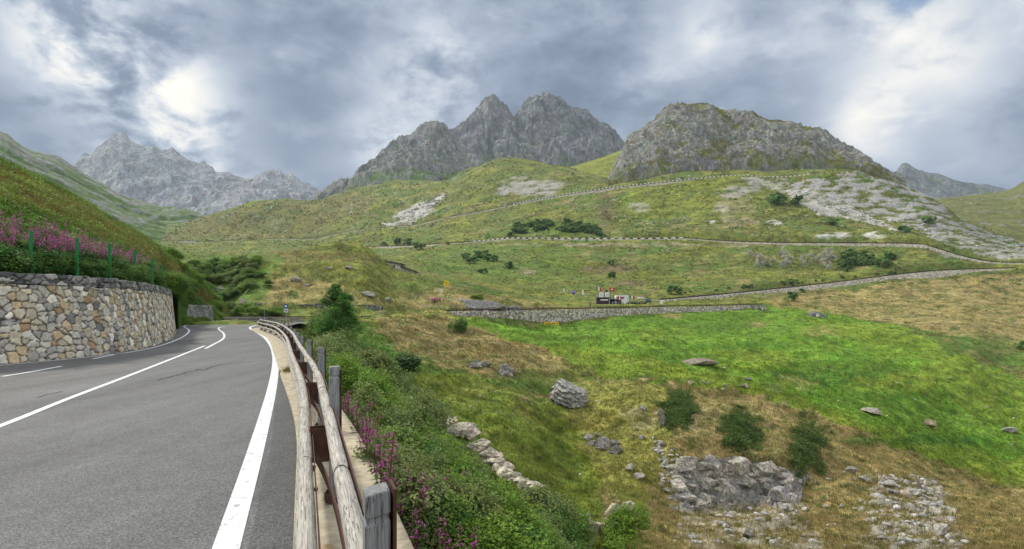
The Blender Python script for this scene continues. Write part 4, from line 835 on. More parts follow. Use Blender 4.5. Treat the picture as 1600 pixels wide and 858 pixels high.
simple_rail([(-24.5, 88, -1.25), (-21, 90, -1.1), (-18.6, 93, -.9)], 'grey double rail barrier just right of the bushy tree', [(.25, .5), (.62, .85)], 2.2, 'galv', h=.9)
# stone wall behind that rail
q = np.linspace(398, 597, 60); Dw = 104 + 2 * np.sin((q - 400) / 60); Pw = np.c_[(q - 800) / F * Dw, Dw, zy(Dw, 476 + 1.5 * np.sin(q / 17.) + 4 * sst(q, 575, 597))]
upw = np.tile([0, 1.], (60, 1)); wall_ribbon(Pw, upw, np.full(60, 2.6), stone_mat('dark_rubble', (.25, .25, .25), .5, .7, .5, .1), 'dark grey rubble wall at the foot of the grassy knoll left of the brown hummock', thick=.8)

# ------------------------------------------------------------------ big stone wall at left
def stone_wall(name, line_, h0, h1, su, sv, palette, mortar, relief, seed, parent, batter=.10, step=.032, dark=0., zbase=0, setback=0.0):
    S = arc(line_); s = np.arange(0, S[-1], step); v = np.arange(h0, h1 + .001, step); SS, VV = np.meshgrid(s, v)
    u = SS / su + .35 * perlin(SS * 1.1, VV * 1.1, seed) + .16 * fbm(SS * 5, VV * 5, 2, seed + 31); w = VV / sv + .45 * perlin(SS * .9, VV * .9, seed + 1) + .16 * fbm(SS * 5, VV * 5, 2, seed + 37)
    iu = np.floor(u).astype(int); iv = np.floor(w).astype(int)
    b1 = np.full(u.shape, 9.); b2 = np.full(u.shape, 9.); cid = np.zeros(u.shape, int)
    def hsh(a, b, k): return ((np.sin(a * 127.1 + b * 311.7 + k * 74.7 + seed) * 43758.5453) % 1.0)
    for di in range(-2, 3):
        for dj in range(-2, 3):
            a, b = iu + di, iv + dj; cx = a + .5 + .8 * (hsh(a, b, 1) - .5) + .5 * (b % 2); cyv = b + .5 + .75 * (hsh(a, b, 2) - .5); wt = .62 + .85 * hsh(a, b, 3)
            dd = (np.abs(u - cx) ** 3.2 + np.abs(w - cyv) ** 3.2) ** (1 / 3.2) / wt; better = dd < b1
            b2 = np.where(better, b1, np.minimum(b2, dd)); cid = np.where(better, (a * 7919 + b * 104729) & 0xFFFFF, cid); b1 = np.where(better, dd, b1)
    e = b2 - b1; face = sst(e, .02, .10); r1 = ((cid * 0.6180339) % 1.0); r2 = ((cid * 0.7548776 + .3) % 1.0); r3 = ((cid * .5698402) % 1.0)
    P = np.stack([np.interp(SS, S, line_[:, k]) for k in (0, 1)], -1); Tn = np.gradient(line_, axis=0); Tn /= np.linalg.norm(Tn, axis=1)[:, None]
    N = np.stack([np.interp(SS, S, Tn[:, 1]), np.interp(SS, S, -Tn[:, 0])], -1)
    out = relief * face * (.55 + .7 * r2) + .018 * face * fbm(SS * 6, VV * 6, 3, seed + 3) + .01 * fbm(SS * 20, VV * 20, 2, seed + 5) - batter * VV - setback
    P = P + N * out[..., None]; Z = VV + zbase + (.06 * fbm(SS * 1.7, SS * 0, 3, 4)) * (VV > h1 - .1)
    pal = np.array([p[1:] for p in palette]); cum = np.cumsum([float(p[0]) for p in palette]); cum /= cum[-1]
    # warmer towards the foot, greyer above
    sel = np.searchsorted(cum, np.clip(r1 * .999 + .0 * VV, 0, .999)); c = pal[sel] * (.72 + .56 * r3)[..., None]
    c = blend(np.broadcast_to(np.array(mortar), c.shape), c, sst(e, .04, .12)); st = sst(fbm(SS * .8, VV * .5, 4, seed + 8), .1, .5)[..., None]; c = c * (1 - .35 * st)
    V = np.concatenate([P, Z[..., None]], -1); rN, cN = SS.shape
    top = V[-1].copy(); top[:, :2] -= N[-1] * .55; back = top.copy(); back[:, 2] = zbase - .3
    Vall = np.vstack([V.reshape(-1, 3), top, back]); call = np.vstack([c.reshape(-1, 3), c[-1], c[-1]])
    o = mesh_np(name, Vall, grid_faces(rN + 2, cN), M['wallstone'], parent, col=call); return o
tw = thing('stone_wall', (-15.5, 17.4, 0), 'tall curved wall of cream and grey stones beside the near road', 'wall')
PAL = [(5, .68, .60, .44), (3.5, .60, .56, .47), (2, .45, .44, .40), (3.5, .80, .75, .62), (.7, .42, .27, .16), (1.6, .60, .47, .29), (.5, .25, .25, .24)]
off0 = np.array([-15.5, 17.4])
lo = offs(WALLB - off0, -.25)
stone_wall('wall_face', lo, -.12, 2.50, .30, .235, PAL, (.12, .11, .095), .075, 3, tw)
cop = stone_wall('coping', lo, 2.49, 2.86, .36, .16, [(3, .21, .21, .20), (3, .30, .29, .275), (1.4, .44, .42, .38), (1, .12, .12, .12)], (.07, .07, .065), .10, 13, tw, batter=.10)
# lower wall further on
low = catmull([(-35.6, 62.5), (-36.9, 66), (-37.9, 70), (-38.6, 74.5)], .2)
o = stone_wall('stone_wall', low, -.3, 2.1, .45, .25, [(3, .25, .25, .24), (2, .33, .32, .29)], (.08, .08, .07), .08, 23, None, step=.08); tag(o, 'low grey stone wall beyond the end of the tall curved wall', 'wall')

# ------------------------------------------------------------------ bank above the wall
BK = {-700: [(12,2.6),(13,3.2),(16,5.5),(22,9),(30,14),(45,20),(80,30)], -200: [(15.0,2.6),(16,3.2),(19,5.2),(25,8.6),(33,12.5),(48,16.5),(80,20)],
      0: [(17.75,2.62),(18.6,3.0),(21,4.3),(26,6.6),(32,8.9),(40.5,11.95),(70,15.)],
      100: [(19.5,2.62),(20.4,3.0),(23.5,4.1),(29,6.1),(36,8.4),(44,10.5),(75,12)],
      200: [(23.1,2.62),(24,2.9),(28,3.9),(34,5.3),(41,6.9),(50,8.55),(80,9)],
      250: [(27.8,2.62),(28.7,2.9),(33,3.7),(40,5.0),(49,6.5),(60,8.1),(90,8.2)],
      272: [(33.4,2.62),(34.3,2.9),(40,3.6),(49,4.9),(58,6.3),(68,7.7),(95,7.5)],
      284: [(57.5,1.9),(59,2.3),(61.5,3.0),(66,4.3),(72,5.9),(78,7.6),(100,7.)],
      300: [(69,1.2),(70.5,1.6),(73,2.2),(77,3.2),(81,4.6),(86,6.2),(105,5.)],
      326: [(76,-.3),(78,.2),(80,.8),(83,2.0),(86,3.2),(91,4.9),(110,3.)],
      345: [(80,-.5),(82,-.2),(84,.2),(86,.9),(89,1.7),(94,3.0),(112,1.)],
      366: [(83,-.8),(84,-.7),(86,-.6),(89,-.5),(92,-.4),(96,-.2),(115,-1.)], 380: [(84,-1.5),(86,-1.5),(88,-1.5),(91,-1.5),(95,-1.5),(99,-1.5),(118,-2)]}
bx = sorted(BK); bc = np.concatenate([np.linspace(-700, -20, 60), np.linspace(-12, 380, 330)])
bD = np.exp(pchip(bx, np.log(np.array([[e[0] for e in BK[x]] for x in bx])), bc)); bZ = pchip(bx, np.array([[e[1] for e in BK[x]] for x in bx]), bc)
wd = np.interp(bc, 800 + WALLB[45:, 0] / WALLB[45:, 1] * F, WALLB[45:, 1]) if False else None
_w = offs(WALLB, -1.12); _p = 800 + _w[:, 0] / np.maximum(_w[:, 1], .5) * F; _k = (_w[:, 1] > 3) & (np.maximum.accumulate(_p) <= _p + 1e-6) & (_w[:, 1] < 48)
_D = np.interp(bc, _p[_k], _w[_k, 1]); _s = np.maximum(0, _D - bD[:, 0]) * (1 - sst(bc, 276, 283))
for k in range(bD.shape[1]): bD[:, k] += _s * (1 - k / 7)
D0, Z0, t0_ = build_field(bc, bD, None, [10, 30, 40, 40, 50, 14], zfix=bZ)
D0 = np.vstack([D0[:1] - .02, D0]); Z0 = np.vstack([np.full((1, D0.shape[1]), -.6), Z0]); X0 = (bc[None, :] - 800) / F * D0
Z0[1:] += (.22 * fbm(X0[1:] / 3.5, D0[1:] / 3.5, 4, 7, .6)) * sst(t0_, .6, 1.6)[:, None]
def bank_col(px, t, X, Y):
    n = fbm(X / 3, Y / 3, 4, 81, .6); n2 = fbm(X / 1.2, Y / 1.2, 3, 83, .6)
    c = np.broadcast_to(C['green'] * .8, X.shape + (3,)).copy(); band = sst(t + .5 * n, 2.6, 3.2) * (1 - sst(t + .5 * n, 4.1, 4.9))
    c = blend(c, np.array([.20, .13, .05]), band * .6); c = blend(c, C['dry'], band * .4 * sst(n2, 0, .4)); c = blend(c, C['dark'], .5 * sst(n2, .1, .5)); return c
tb = np.r_[0, t0_]; bcol = bank_col(bc[None, :], np.broadcast_to(tb[:, None], D0.shape), X0, D0)
struct(mesh_np('bank', np.stack([X0, D0, Z0], -1).reshape(-1, 3), grid_faces(*D0.shape), M['bank'], col=bcol.reshape(-1, 3), attrs={'rock': np.zeros(D0.size)}))
def bankpt(px, t):
    """px, layer parameter t -> X, D, z arrays"""
    px = np.atleast_1d(px); t = np.atleast_1d(t); c = np.clip(np.searchsorted(bc, px), 1, len(bc) - 1); r = np.clip(np.searchsorted(t0_, t), 1, len(t0_) - 1) + 1
    D = D0[r, c]; return (px - 800) / F * D, D, Z0[r, c]

# ---- green fence on the wall
fence = thing('wire_fence', (-15.9, 17.6, 2.85), 'green metal post and wire fence on top of the tall stone wall', 'fence')
fo = np.array(fence.location); wl = offs(WALLB, -.75); wpx = 800 + wl[:, 0] / np.maximum(wl[:, 1], .1) * F; tops = []
for px in (-40, 48, 119, 172, 211, 238, 254, 262, 267):
    i = np.where((wl[:, 1] > 12) & (wl[:, 1] < 50))[0]; j = i[np.argmin(np.abs(wpx[i] - px))]; p = np.array([wl[j, 0], wl[j, 1], 2.75]) - fo
    MB().box((p[0], p[1], p[2] + .72), (.075, .075, 1.52)).build('fence_post', M['fence'], fence); tops.append(p)
for z in (.35, .8, 1.25): MB().tube([t_ + [0, 0, z] for t_ in tops], .006, 5).build('wire', M['fence'], fence)

# ------------------------------------------------------------------ vegetation builders
def blades(P, h, w, col, nb, rg, lean=.5, spread=.12, curl=True):
    """tufts of tapering grass blades; P (N,3), h,w (N,), col (N,3)"""
    N = len(P); a = rg.uniform(0, 2 * np.pi, (N, nb)); ln = rg.uniform(.1, 1, (N, nb)) * lean; hh = h[:, None] * rg.uniform(.55, 1.1, (N, nb)); r = rg.uniform(0, 1, (N, nb)) * spread
    bx = P[:, None, 0] + np.cos(a) * r; by = P[:, None, 1] + np.sin(a) * r; bz = np.broadcast_to(P[:, None, 2] - .03, bx.shape); wx = -np.sin(a) * w[:, None] / 2; wy = np.cos(a) * w[:, None] / 2
    rot = rg.uniform(0, np.pi, (N, nb)); wx = np.cos(rot) * w[:, None] / 2; wy = np.sin(rot) * w[:, None] / 2
    tx = bx + np.cos(a) * hh * ln; ty = by + np.sin(a) * hh * ln; tzv = bz + hh * np.sqrt(np.maximum(1 - ln ** 2, .15))
    mx = bx + np.cos(a) * hh * ln * .35; my = by + np.sin(a) * hh * ln * .35; mz = bz + hh * .58
    V = np.stack([np.stack([bx - wx, by - wy, bz], -1), np.stack([bx + wx, by + wy, bz], -1), np.stack([mx + wx * .8, my + wy * .8, mz], -1), np.stack([mx - wx * .8, my - wy * .8, mz], -1), np.stack([tx, ty, tzv], -1)], 2).reshape(-1, 3)
    k = np.arange(N * nb)[:, None] * 5; Ft = np.concatenate([k + [[0, 1, 2]], k + [[0, 2, 3]], k + [[3, 2, 4]]], 0)
    c = col[:, None, :] * rg.uniform(.7, 1.3, (N, nb))[..., None]; c = np.repeat(c.reshape(-1, 3), 5, 0); return V, Ft, c
def leaves(P, size, col, rg, up=.5, asp=1.7, N0=None):
    """one bent leaf (two triangles... a kite of 4 vertices) at each point"""
    N = len(P); n = rg.normal(size=(N, 3)); n[:, 2] = np.abs(n[:, 2]) + up
    if N0 is not None: n = n + N0 * 1.2
    n /= np.linalg.norm(n, axis=1)[:, None]; a = np.cross(n, rg.normal(size=(N, 3))); a /= np.linalg.norm(a, axis=1)[:, None] + 1e-9; b = np.cross(n, a); s = (size * rg.uniform(.6, 1.3, N))[:, None]
    V = np.stack([P - a * s * asp / 2, P + b * s * .5 + n * s * .1, P + a * s * asp / 2 - n * s * .15, P - b * s * .5 + n * s * .1], 1).reshape(-1, 3)
    k = np.arange(N)[:, None] * 4; return V, k + np.array([[0, 1, 2, 3]]), np.repeat(col, 4, 0)
def crown(n, lobes, leaf, base, rg, tone=.35, up=.5, asp=1.7):
    """lobes: (x,y,z,rx,ry,rz); leaves mostly near the lobe shells, in clumps"""
    L = np.array(lobes, float); vol = (L[:, 3] * L[:, 4] * L[:, 5]) ** (2 / 3); k = rg.choice(len(L), n, p=vol / vol.sum())
    nc = max(12, n // 40); d = rg.normal(size=(nc, 3)); d /= np.linalg.norm(d, axis=1)[:, None]
    d[:, 2] = np.where(d[:, 2] < -.3, -d[:, 2], d[:, 2]); kc = rg.choice(len(L), nc, p=vol / vol.sum()); rr = rg.uniform(.55, 1.12, nc) ** .7
    cc = L[kc, :3] + d * L[kc, 3:] * rr[:, None]; ct = rg.uniform(1 - tone, 1 + tone, nc); ch = rg.uniform(-.12, .12, nc)
    j = rg.integers(0, nc, n); sp = L[kc[j], 3:].mean(1) * .22; P = cc[j] + rg.normal(size=(n, 3)) * sp[:, None]; N0 = d[j]
    P[:, 2] = np.maximum(P[:, 2], .02)
    col = np.array(base)[None] * (ct[j] * rg.uniform(.8, 1.2, n))[:, None]; col[:, 0] *= 1 + ch[j] * 1.5; col[:, 2] *= 1 - ch[j]
    return leaves(P, leaf, col, rg, up, asp, N0)
def cat(parts):
    V = []; Fc = []; Cc = []; n = 0
    for v, f, c in parts: V.append(v); Fc.append(f + n); Cc.append(c); n += len(v)
    return np.vstack(V), np.vstack(Fc), np.vstack(Cc)
def shrub_mesh(name, n, leaf, base, seed, h=1.0, w=1.0, nl=7, up=.5, stems=True, asp=1.7, tone=.35):
    rg = np.random.default_rng(seed); lob = []
    for i in range(nl):
        a = rg.uniform(0, 6.28); r = rg.uniform(0, .34) * w; q = rg.uniform(.18, .30) * w; lob.append((math.cos(a) * r, math.sin(a) * r, h * rg.uniform(.25, .72), q, q, h * rg.uniform(.20, .32)))
    lob.append((0, 0, .3 * h, .34 * w, .34 * w, .3 * h)); V, Fc, c = crown(n, lob, leaf, base, rg, tone, up, asp)
    return V, Fc, c
PROTO = {}
def proto_shrub(kind, name, **kw):
    V, Fc, c = shrub_mesh(name, **kw); me_o = mesh_np(name, V, Fc, M['leaf'], col=c, smooth=False); me = me_o.data; bpy.data.objects.remove(me_o); PROTO.setdefault(kind, []).append((name, me))
for k in range(3):
    proto_shrub('willow', 'willow_shrub', n=9000, leaf=.027, base=(.20, .26, .085), seed=10 + k, h=1., w=1.15, nl=8)
    proto_shrub('bright', 'leafy_shrub', n=7500, leaf=.030, base=(.17, .29, .04), seed=20 + k, h=1., w=1.2, nl=7, asp=1.3)
    proto_shrub('alder', 'alder_shrub', n=6000, leaf=.038, base=(.11, .21, .045), seed=30 + k, h=1., w=1.25, nl=9, asp=1.3)
    proto_shrub('dark', 'dark_shrub', n=3000, leaf=.060, base=(.075, .15, .045), seed=40 + k, h=1., w=1.3, nl=7, asp=1.4)
    proto_shrub('far', 'mountain_shrub', n=900, leaf=.11, base=(.15, .26, .07), seed=50 + k, h=1., w=1.3, nl=7, asp=1.3)
    proto_shrub('fargrey', 'bare_shrub', n=420, leaf=.022, base=(.46, .46, .38), seed=60 + k, h=1., w=.8, nl=5, asp=14.0, up=-.3)
def put_shrub(kind, X, D, z, size, label, group=None, hs=1.0, cat_='shrub'):
    name, me = PROTO[kind][random.randrange(3)]; o = bpy.data.objects.new(name, me); COL.objects.link(o)
    o.location = (X, D, z - .05 * size); o.rotation_euler = (0, 0, random.uniform(0, 6.28)); s = size * random.uniform(.92, 1.08); o.scale = (s, s, s * hs * random.uniform(.92, 1.1)); return tag(o, label, cat_, group)
def shrub_at(kind, px, D, size, label, group=None, hs=1.0): return put_shrub(kind, (px - 800) / F * D, D, float(tz(px, D)[0]), size, label, group, hs)
def shrub_hit(kind, px, y, size_px, label, group=None, hs=1.0, dmin=30, dmax=1e9):
    X, D, z = hit(px, y, dmin, dmax); return put_shrub(kind, X, D, z, size_px * D / F, label, group, hs)

# ---- the bushy tree by the guardrail
def tree(px, D, height, width, label, name='bushy_tree'):
    X = (px - 800) / F * D; z = float(tz(px, D)[0]); t = thing(name, (X, D, z - .1), label, 'tree'); rg = np.random.default_rng(5)
    mb = MB(); mb.tube([(0, 0, 0), (.06, 0, height * .22), (-.04, .05, height * .5), (.05, 0, height * .85)], [.13, .10, .07, .02], 8)
    for i in range(16):
        a = i * 2.4; z0 = height * rg.uniform(.12, .65); L = width * rg.uniform(.25, .48); mb.tube([(0, 0, z0), (math.cos(a) * L * .5, math.sin(a) * L * .5, z0 + L * .45), (math.cos(a) * L, math.sin(a) * L, z0 + L * .9)], [.04, .028, .01], 5)
    mb.build('trunk', M['bark'], t, smooth=True); lob = []
    for i in range(34):
        f = rg.uniform(.08, .97); a = rg.uniform(0, 6.28); rmax = width * .62 * (math.sin(min(.97, f * .88 + .14) * math.pi) ** .5); r = rmax * rg.uniform(.2, .78); q = rg.uniform(.5, .85) * (1.15 - f * .4)
        lob.append((math.cos(a) * r, math.sin(a) * r, height * f, q, q, q * .95))
    V, Fc, c = crown(34000, lob, .085, (.11, .25, .05), rg, .4); mesh_np('crown', V, Fc, M['leaf'], t, col=c, smooth=False); return t
tree(531, 55, 6.9, 5.3, 'tall bushy green tree standing just right of the timber guardrail')
G1 = 'shrubs on the slope below the guardrail'
# hand placed: (kind, px, D, size, height factor)
for kind, px, D, s_ in [('alder',486,50,2.2),('willow',498,45,2.6),('alder',510,50,2.6),('willow',484,40,2.2),('alder',470,47,2.4),('willow',505,36,2.2),('bright',492,31,1.8),('willow',516,30,1.9),
        ('willow',528,26,1.7),('bright',540,30,1.8),('willow',548,23,1.5),('willow',560,27,1.7),('bright',568,20,1.25),('willow',580,24,1.6),('willow',598,21,1.5),('bright',586,17,1.15),('willow',612,24,1.5),('willow',626,20,1.35),('alder',556,40,1.8),
        ('willow',604,28,1.6),('bright',545,18,1.1),('willow',640,25,1.4),('bright',535,21,1.2),('alder',548,48,2.2),('alder',515,62,3.2)]:
    shrub_at(kind, px, D, s_ * (1.55 if px > 515 else 1.1), 'green leafy shrub in the thicket along the outer side of the timber guardrail', 'shrubs along the guardrail')
shrub_hit('dark', 632, 588, 50, 'dark green bush alone on the green grass below the bushy tree', hs=.8)
shrub_hit('alder', 718, 519, 26, 'small green bush on the brow of the brown hummock', hs=.9)
for px, D, s_, k in [(862,19.5,2.2,'willow'),(888,20.5,1.9,'bright'),(838,17.5,1.9,'willow'),(872,16.5,1.6,'alder')]:
    shrub_at(k, px, D, s_, 'tall dense willow bush in the gully bottom beside the pale ledge', 'willow bushes in the gully')
shrub_at('bright', 972, 23.5, 1.9, 'bright green bush against the pale outcrop at the bottom edge', hs=1.1)
rs = np.random.default_rng(11)
n = 0
while n < 150:
    px = rs.uniform(600, 850); D = math.exp(rs.uniform(math.log(6), math.log(24)))
    z = float(tz(px, D)[0]); y = HZ - (z - EYE) / D * F
    k = rs.choice(['willow', 'bright', 'alder', 'willow', 'bright']); sz_ = rs.uniform(.7, 1.15) * (.62 + D / 17); ytop = HZ - (z + .85 * sz_ - EYE) / D * F
    line_y = np.interp(px, [600, 640, 700, 740, 790, 845, 900], [600, 652, 700, 726, 772, 800, 800])
    if ytop < line_y or y > 1000: continue
    shrub_at(str(k), px, D, sz_, 'low leafy shrub on the steep slope below the guardrail', G1); n += 1
# ---- knoll, gully and hillside shrubs
G2 = 'shrubs in the gully beyond the bend'
for i in range(110):
    px = rs.uniform(290, 400); lo_, hi_ = np.interp(px, [296, 330, 360, 400], [412, 405, 402, 400]), np.interp(px, [296, 330, 360, 400], [478, 488, 492, 440])
    y = rs.uniform(lo_, hi_); shrub_hit(str(rs.choice(['alder', 'bright', 'alder', 'willow'])), px, y + 6, rs.uniform(12, 24), 'green bush in the thicket filling the gully beyond the road bend', G2, hs=.6, dmin=90, dmax=240)
for px, y in ((395, 492), (410, 494), (385, 488), (425, 493), (435, 494), (372, 494)): shrub_hit('bright', px, y, 22, 'yellow green roadside bush left of the bus stop sign', 'bushes left of the bus stop', hs=.7, dmin=86, dmax=110)
for px, y, s_ in ((405, 438, 20), (392, 452, 22), (418, 446, 16)): shrub_hit('alder', px, y, s_, 'dark bush on the left flank of the grassy knoll', 'bushes on the knoll flank', hs=.6, dmin=100)
shrub_hit('bright', 745, 470, 26, 'rounded green juniper mat on the rock cutting by the road', hs=.45, dmin=120, dmax=250)
G3 = 'bushes of the green thicket on the hillside'
for i in range(60):
    px = rs.uniform(795, 938); yc = np.interp(px, [795, 850, 900, 938], [363, 354, 356, 364]); shrub_hit('far', px, yc + rs.uniform(-6, 8), rs.uniform(9, 16), 'bush in the bright green thicket above the middle hillside road', G3, hs=.6, dmin=520)
for px, y, s_, lab in ((655, 391, 17, 'round dark bush standing on the middle hillside road'), (638, 383, 14, 'dark bush left of the round roadside bush'), (620, 382, 15, 'wide dark bush above the low roadside wall'), (600, 384, 12, 'small dark bush above the low roadside wall'),
                        (1216, 321, 32, 'large dark pine bush below the rock dome scree'), (1243, 320, 22, 'smaller dark pine bush right of the large one'), (1203, 316, 12, 'small dark pine bush left of the large one'), (955, 436, 16, 'dark bush at the foot of the hillside gully'), (1052, 461, 22, 'round bush beside the start of the ramp road'), (1237, 446, 14, 'dark bush just above the ramp road'),
                        (796, 420, 17, 'lone dark bush on the green slope'), (1417, 364, 22, 'green bush at the foot of the scree fan'), (1452, 352, 18, 'green bush on the pale rock slabs'), (1300, 352, 16, 'low green bush under the scree fan'), (1002, 290, 7, 'tiny dark bush by the top road'), (755, 428, 14, 'low bush under the streaked green patch'),
                        (1237, 470, 20, 'low green bush in the dry pasture'), (1255, 457, 10, 'small bush in the brown pasture'), (1600, 548, 18, 'green bush at the right edge of the pasture'), (955, 414, 10, 'small bush by the hillside gully'), (700, 383, 9, 'little bush under the middle road')):
    shrub_hit('far', px, y, s_, lab, hs=.75, dmin=180)
for i in range(9): shrub_hit('far', rs.uniform(725, 775), rs.uniform(398, 412), rs.uniform(10, 16), 'bush in the streaked dark green patch on the hillside', 'bushes of the streaked dark patch', hs=.8, dmin=300)
for i in range(22): shrub_hit('far', rs.uniform(1308, 1392), rs.uniform(402, 426), rs.uniform(12, 20), 'bush in the dark thicket between the two right hand roads', 'bushes between the two roads', hs=.8, dmin=370)
for i in range(34): shrub_hit('fargrey', rs.uniform(1172, 1300), rs.uniform(402, 424), rs.uniform(9, 18), 'bare grey shrub in the leafless patch between the roads', 'bare grey shrubs', hs=1.1, dmin=350)
for i in range(26):
    px = rs.uniform(1060, 1420); shrub_hit('far', px, np.interp(px, [1060, 1420], [461, 427]) + rs.uniform(-2, 1), rs.uniform(4, 7), 'small dark tuft of shrub along the ramp road edge', 'small shrubs on the ramp road edge', hs=.7, dmin=255)

# ---- plants at the foot of the low wall past the bend
for px, D, s_ in ((287, 61, 1.5), (291, 63, 1.3), (296, 60, 1.0), (304, 66, 1.2), (313, 68, 1.3), (322, 71, 1.4), (331, 75, 1.7), (338, 79, 1.9), (284, 58, 1.5), (345, 80, 1.8)): put_shrub('bright', (px - 800) / F * D, D, -.15, s_, 'yellow green plant at the road edge before the low grey stone wall', 'plants before the low wall', .8)
# ---- left bank growth
for i in range(120):
    px = rs.uniform(-60, 345); t_ = rs.uniform(.3, 1.7) if px < 270 else rs.uniform(.2, 5); X, D, z = [float(v[0]) for v in bankpt(px, t_)]
    k = 'alder' if t_ < 1.3 else 'bright'; put_shrub(k if px < 262 else str(rs.choice(['bright', 'bright', 'alder'])), X, D, z - .15, rs.uniform(.9, 1.5) * (1 if px < 265 else 1.9), 'leafy green bush on the bank above the tall stone wall', 'bushes on the bank above the wall', .8)
rg = np.random.default_rng(21)
N = 26000; px = rg.uniform(-90, 372, N); t_ = rg.uniform(.15, 5.15, N); X, D, z = bankpt(px, t_); c = bank_col(px, t_, X, D) * 1.35
X = X + rg.normal(0, .06, N)
V, Fc, cc = blades(np.c_[X, D, z], rg.uniform(.22, .5, N), np.full(N, .028) * np.maximum(D / 28, 1), c, 5, rg, .6, .16)
tag(mesh_np('tall_grass', V, Fc, M['grass'], col=cc, smooth=False), 'tall green and rusty grass covering the bank above the stone wall', 'grass', kind='stuff')
N = 90000; px = rg.uniform(-90, 372, N); t_ = rg.uniform(.1, 5.1, N); X, D, z = bankpt(px, t_); X = X + rg.normal(0, .08, N); D = D + rg.normal(0, .08, N); n_ = fbm(X / 1.6, D / 1.6, 4, 92, .6); k = n_ > -.12 - .1 * (t_ < 2)
c = bank_col(px, t_, X, D); c = (c * .55 + np.array([.105, .185, .035]) * .95) * (1 + .9 * n_)[:, None] * rg.uniform(.6, 1.3, (N, 1)); P = np.c_[X, D, z + .1 + rg.uniform(0, .55, N) * (.5 + np.clip(n_, -.3, .8))][k]
V, Fc, cc = leaves(P, np.full(len(P), .075), c[k], rg, .5, 1.7); tag(mesh_np('bank_cover', V, Fc, M['leaf'], col=cc, smooth=False), 'leafy herbs covering the bank above the stone wall', 'undergrowth', kind='stuff')
def herb(P, h, rg, flower, leafc, nl=22, nf=26, fs=.024, ls=.05):
    """fireweed: stem, narrow leaves, spike of small petals at each point"""
    N = len(P); lx = rg.normal(0, .10, (N, 2)) * h[:, None]; parts = []
    T_ = np.c_[P[:, :2] + lx, P[:, 2] + h]
    w = .006; k = np.arange(N)[:, None] * 4; V = np.stack([P - [w, 0, 0], P + [w, 0, 0], T_ + [w * .5, 0, 0], T_ - [w * .5, 0, 0]], 1).reshape(-1, 3); parts.append((V, k + np.array([[0, 1, 2, 3]]), np.tile(np.array([.14, .06, .04]), (N * 4, 1))))
    f = rg.uniform(.05, .68, (N, nl)); Q = P[:, None] * (1 - f[..., None]) + T_[:, None] * f[..., None] + rg.normal(0, .045, (N, nl, 3)) * [1, 1, .3]
    lc = np.array(leafc) * rg.uniform(.6, 1.4, (N, nl, 1)); parts.append(leaves(Q.reshape(-1, 3), ls, lc.reshape(-1, 3), rg, .3, 3.0))
    f = .62 + .38 * rg.uniform(0, 1, (N, nf)) ** .8; a = rg.uniform(0, 6.28, (N, nf)); r = .045 * (1.25 - f) / .5; Q = P[:, None] * (1 - f[..., None]) + T_[:, None] * f[..., None]
    Q = Q + np.stack([np.cos(a) * r, np.sin(a) * r, rg.normal(0, .012, a.shape)], -1); fc = np.array(flower) * rg.uniform(.55, 1.35, (N, nf, 1)) * rg.uniform(.8, 1.15, (N, 1, 1)); parts.append(leaves(Q.reshape(-1, 3), fs, fc.reshape(-1, 3), rg, .2, 1.2))
    return cat(parts)
PINK = (.55, .15, .42)
N = 520; px = np.r_[rg.uniform(-40, 265, 330), rg.normal(95, 60, 190)]; px = np.clip(px, -60, 266); t_ = rg.uniform(.2, 1.75, N) * np.interp(px, [0, 266], [1, .7]); X, D, z = bankpt(px, t_)
V, Fc, cc = herb(np.c_[X, D, z + .25], rg.uniform(.8, 1.35, N), rg, PINK, (.07, .15, .04), nf=20, fs=.030, ls=.06); tag(mesh_np('fireweed', V, Fc, M['petal'], col=cc, smooth=False), 'stand of pink flowering fireweed behind the green fence', 'flowers', kind='stuff')
# fireweed on the slope right of the guardrail
rg = np.random.default_rng(33); Q = []
for (px0, D0_, sp, spD, n_) in ((545, 10.5, 6, .4, 26), (574, 8.0, 7, .4, 44), (592, 6.8, 8, .5, 46), (606, 5.6, 8, .4, 16), (655, 6.2, 26, .8, 20), (710, 6.9, 30, 1.0, 20), (750, 8.4, 34, 1.3, 12), (610, 5.4, 9, .3, 8), (640, 11, 20, 1.2, 6), (860, 12, 30, 2, 8)):
    Q.append(np.c_[rg.normal(px0, sp, n_), rg.normal(D0_, spD, n_)])
Q = np.vstack(Q); X = (Q[:, 0] - 800) / F * Q[:, 1]; z = tz(Q[:, 0], Q[:, 1])
okq = np.ones(len(Q), bool); V, Fc, cc = herb(np.c_[X, Q[:, 1], z], rg.uniform(.6, 1.0, len(Q)), rg, (.50, .11, .38), (.10, .17, .045), 26, 30, .018, .04)
tag(mesh_np('fireweed', V, Fc, M['petal'], col=cc, smooth=False), 'purple pink fireweed growing on the slope just right of the guardrail', 'flowers', kind='stuff')
X, D, z = hit(682, 476, 100, 200); Qp = np.c_[X + rg.normal(0, .9, 60), D + rg.normal(0, .4, 60), np.full(60, z)]; V, Fc, cc = herb(Qp, rg.uniform(.7, 1.2, 60), rg, PINK, (.08, .12, .03), 8, 16, .09, .09)
tag(mesh_np('fireweed', V, Fc, M['petal'], col=cc, smooth=False), 'small pink patch of fireweed left of the rock cutting', 'flowers', kind='stuff')
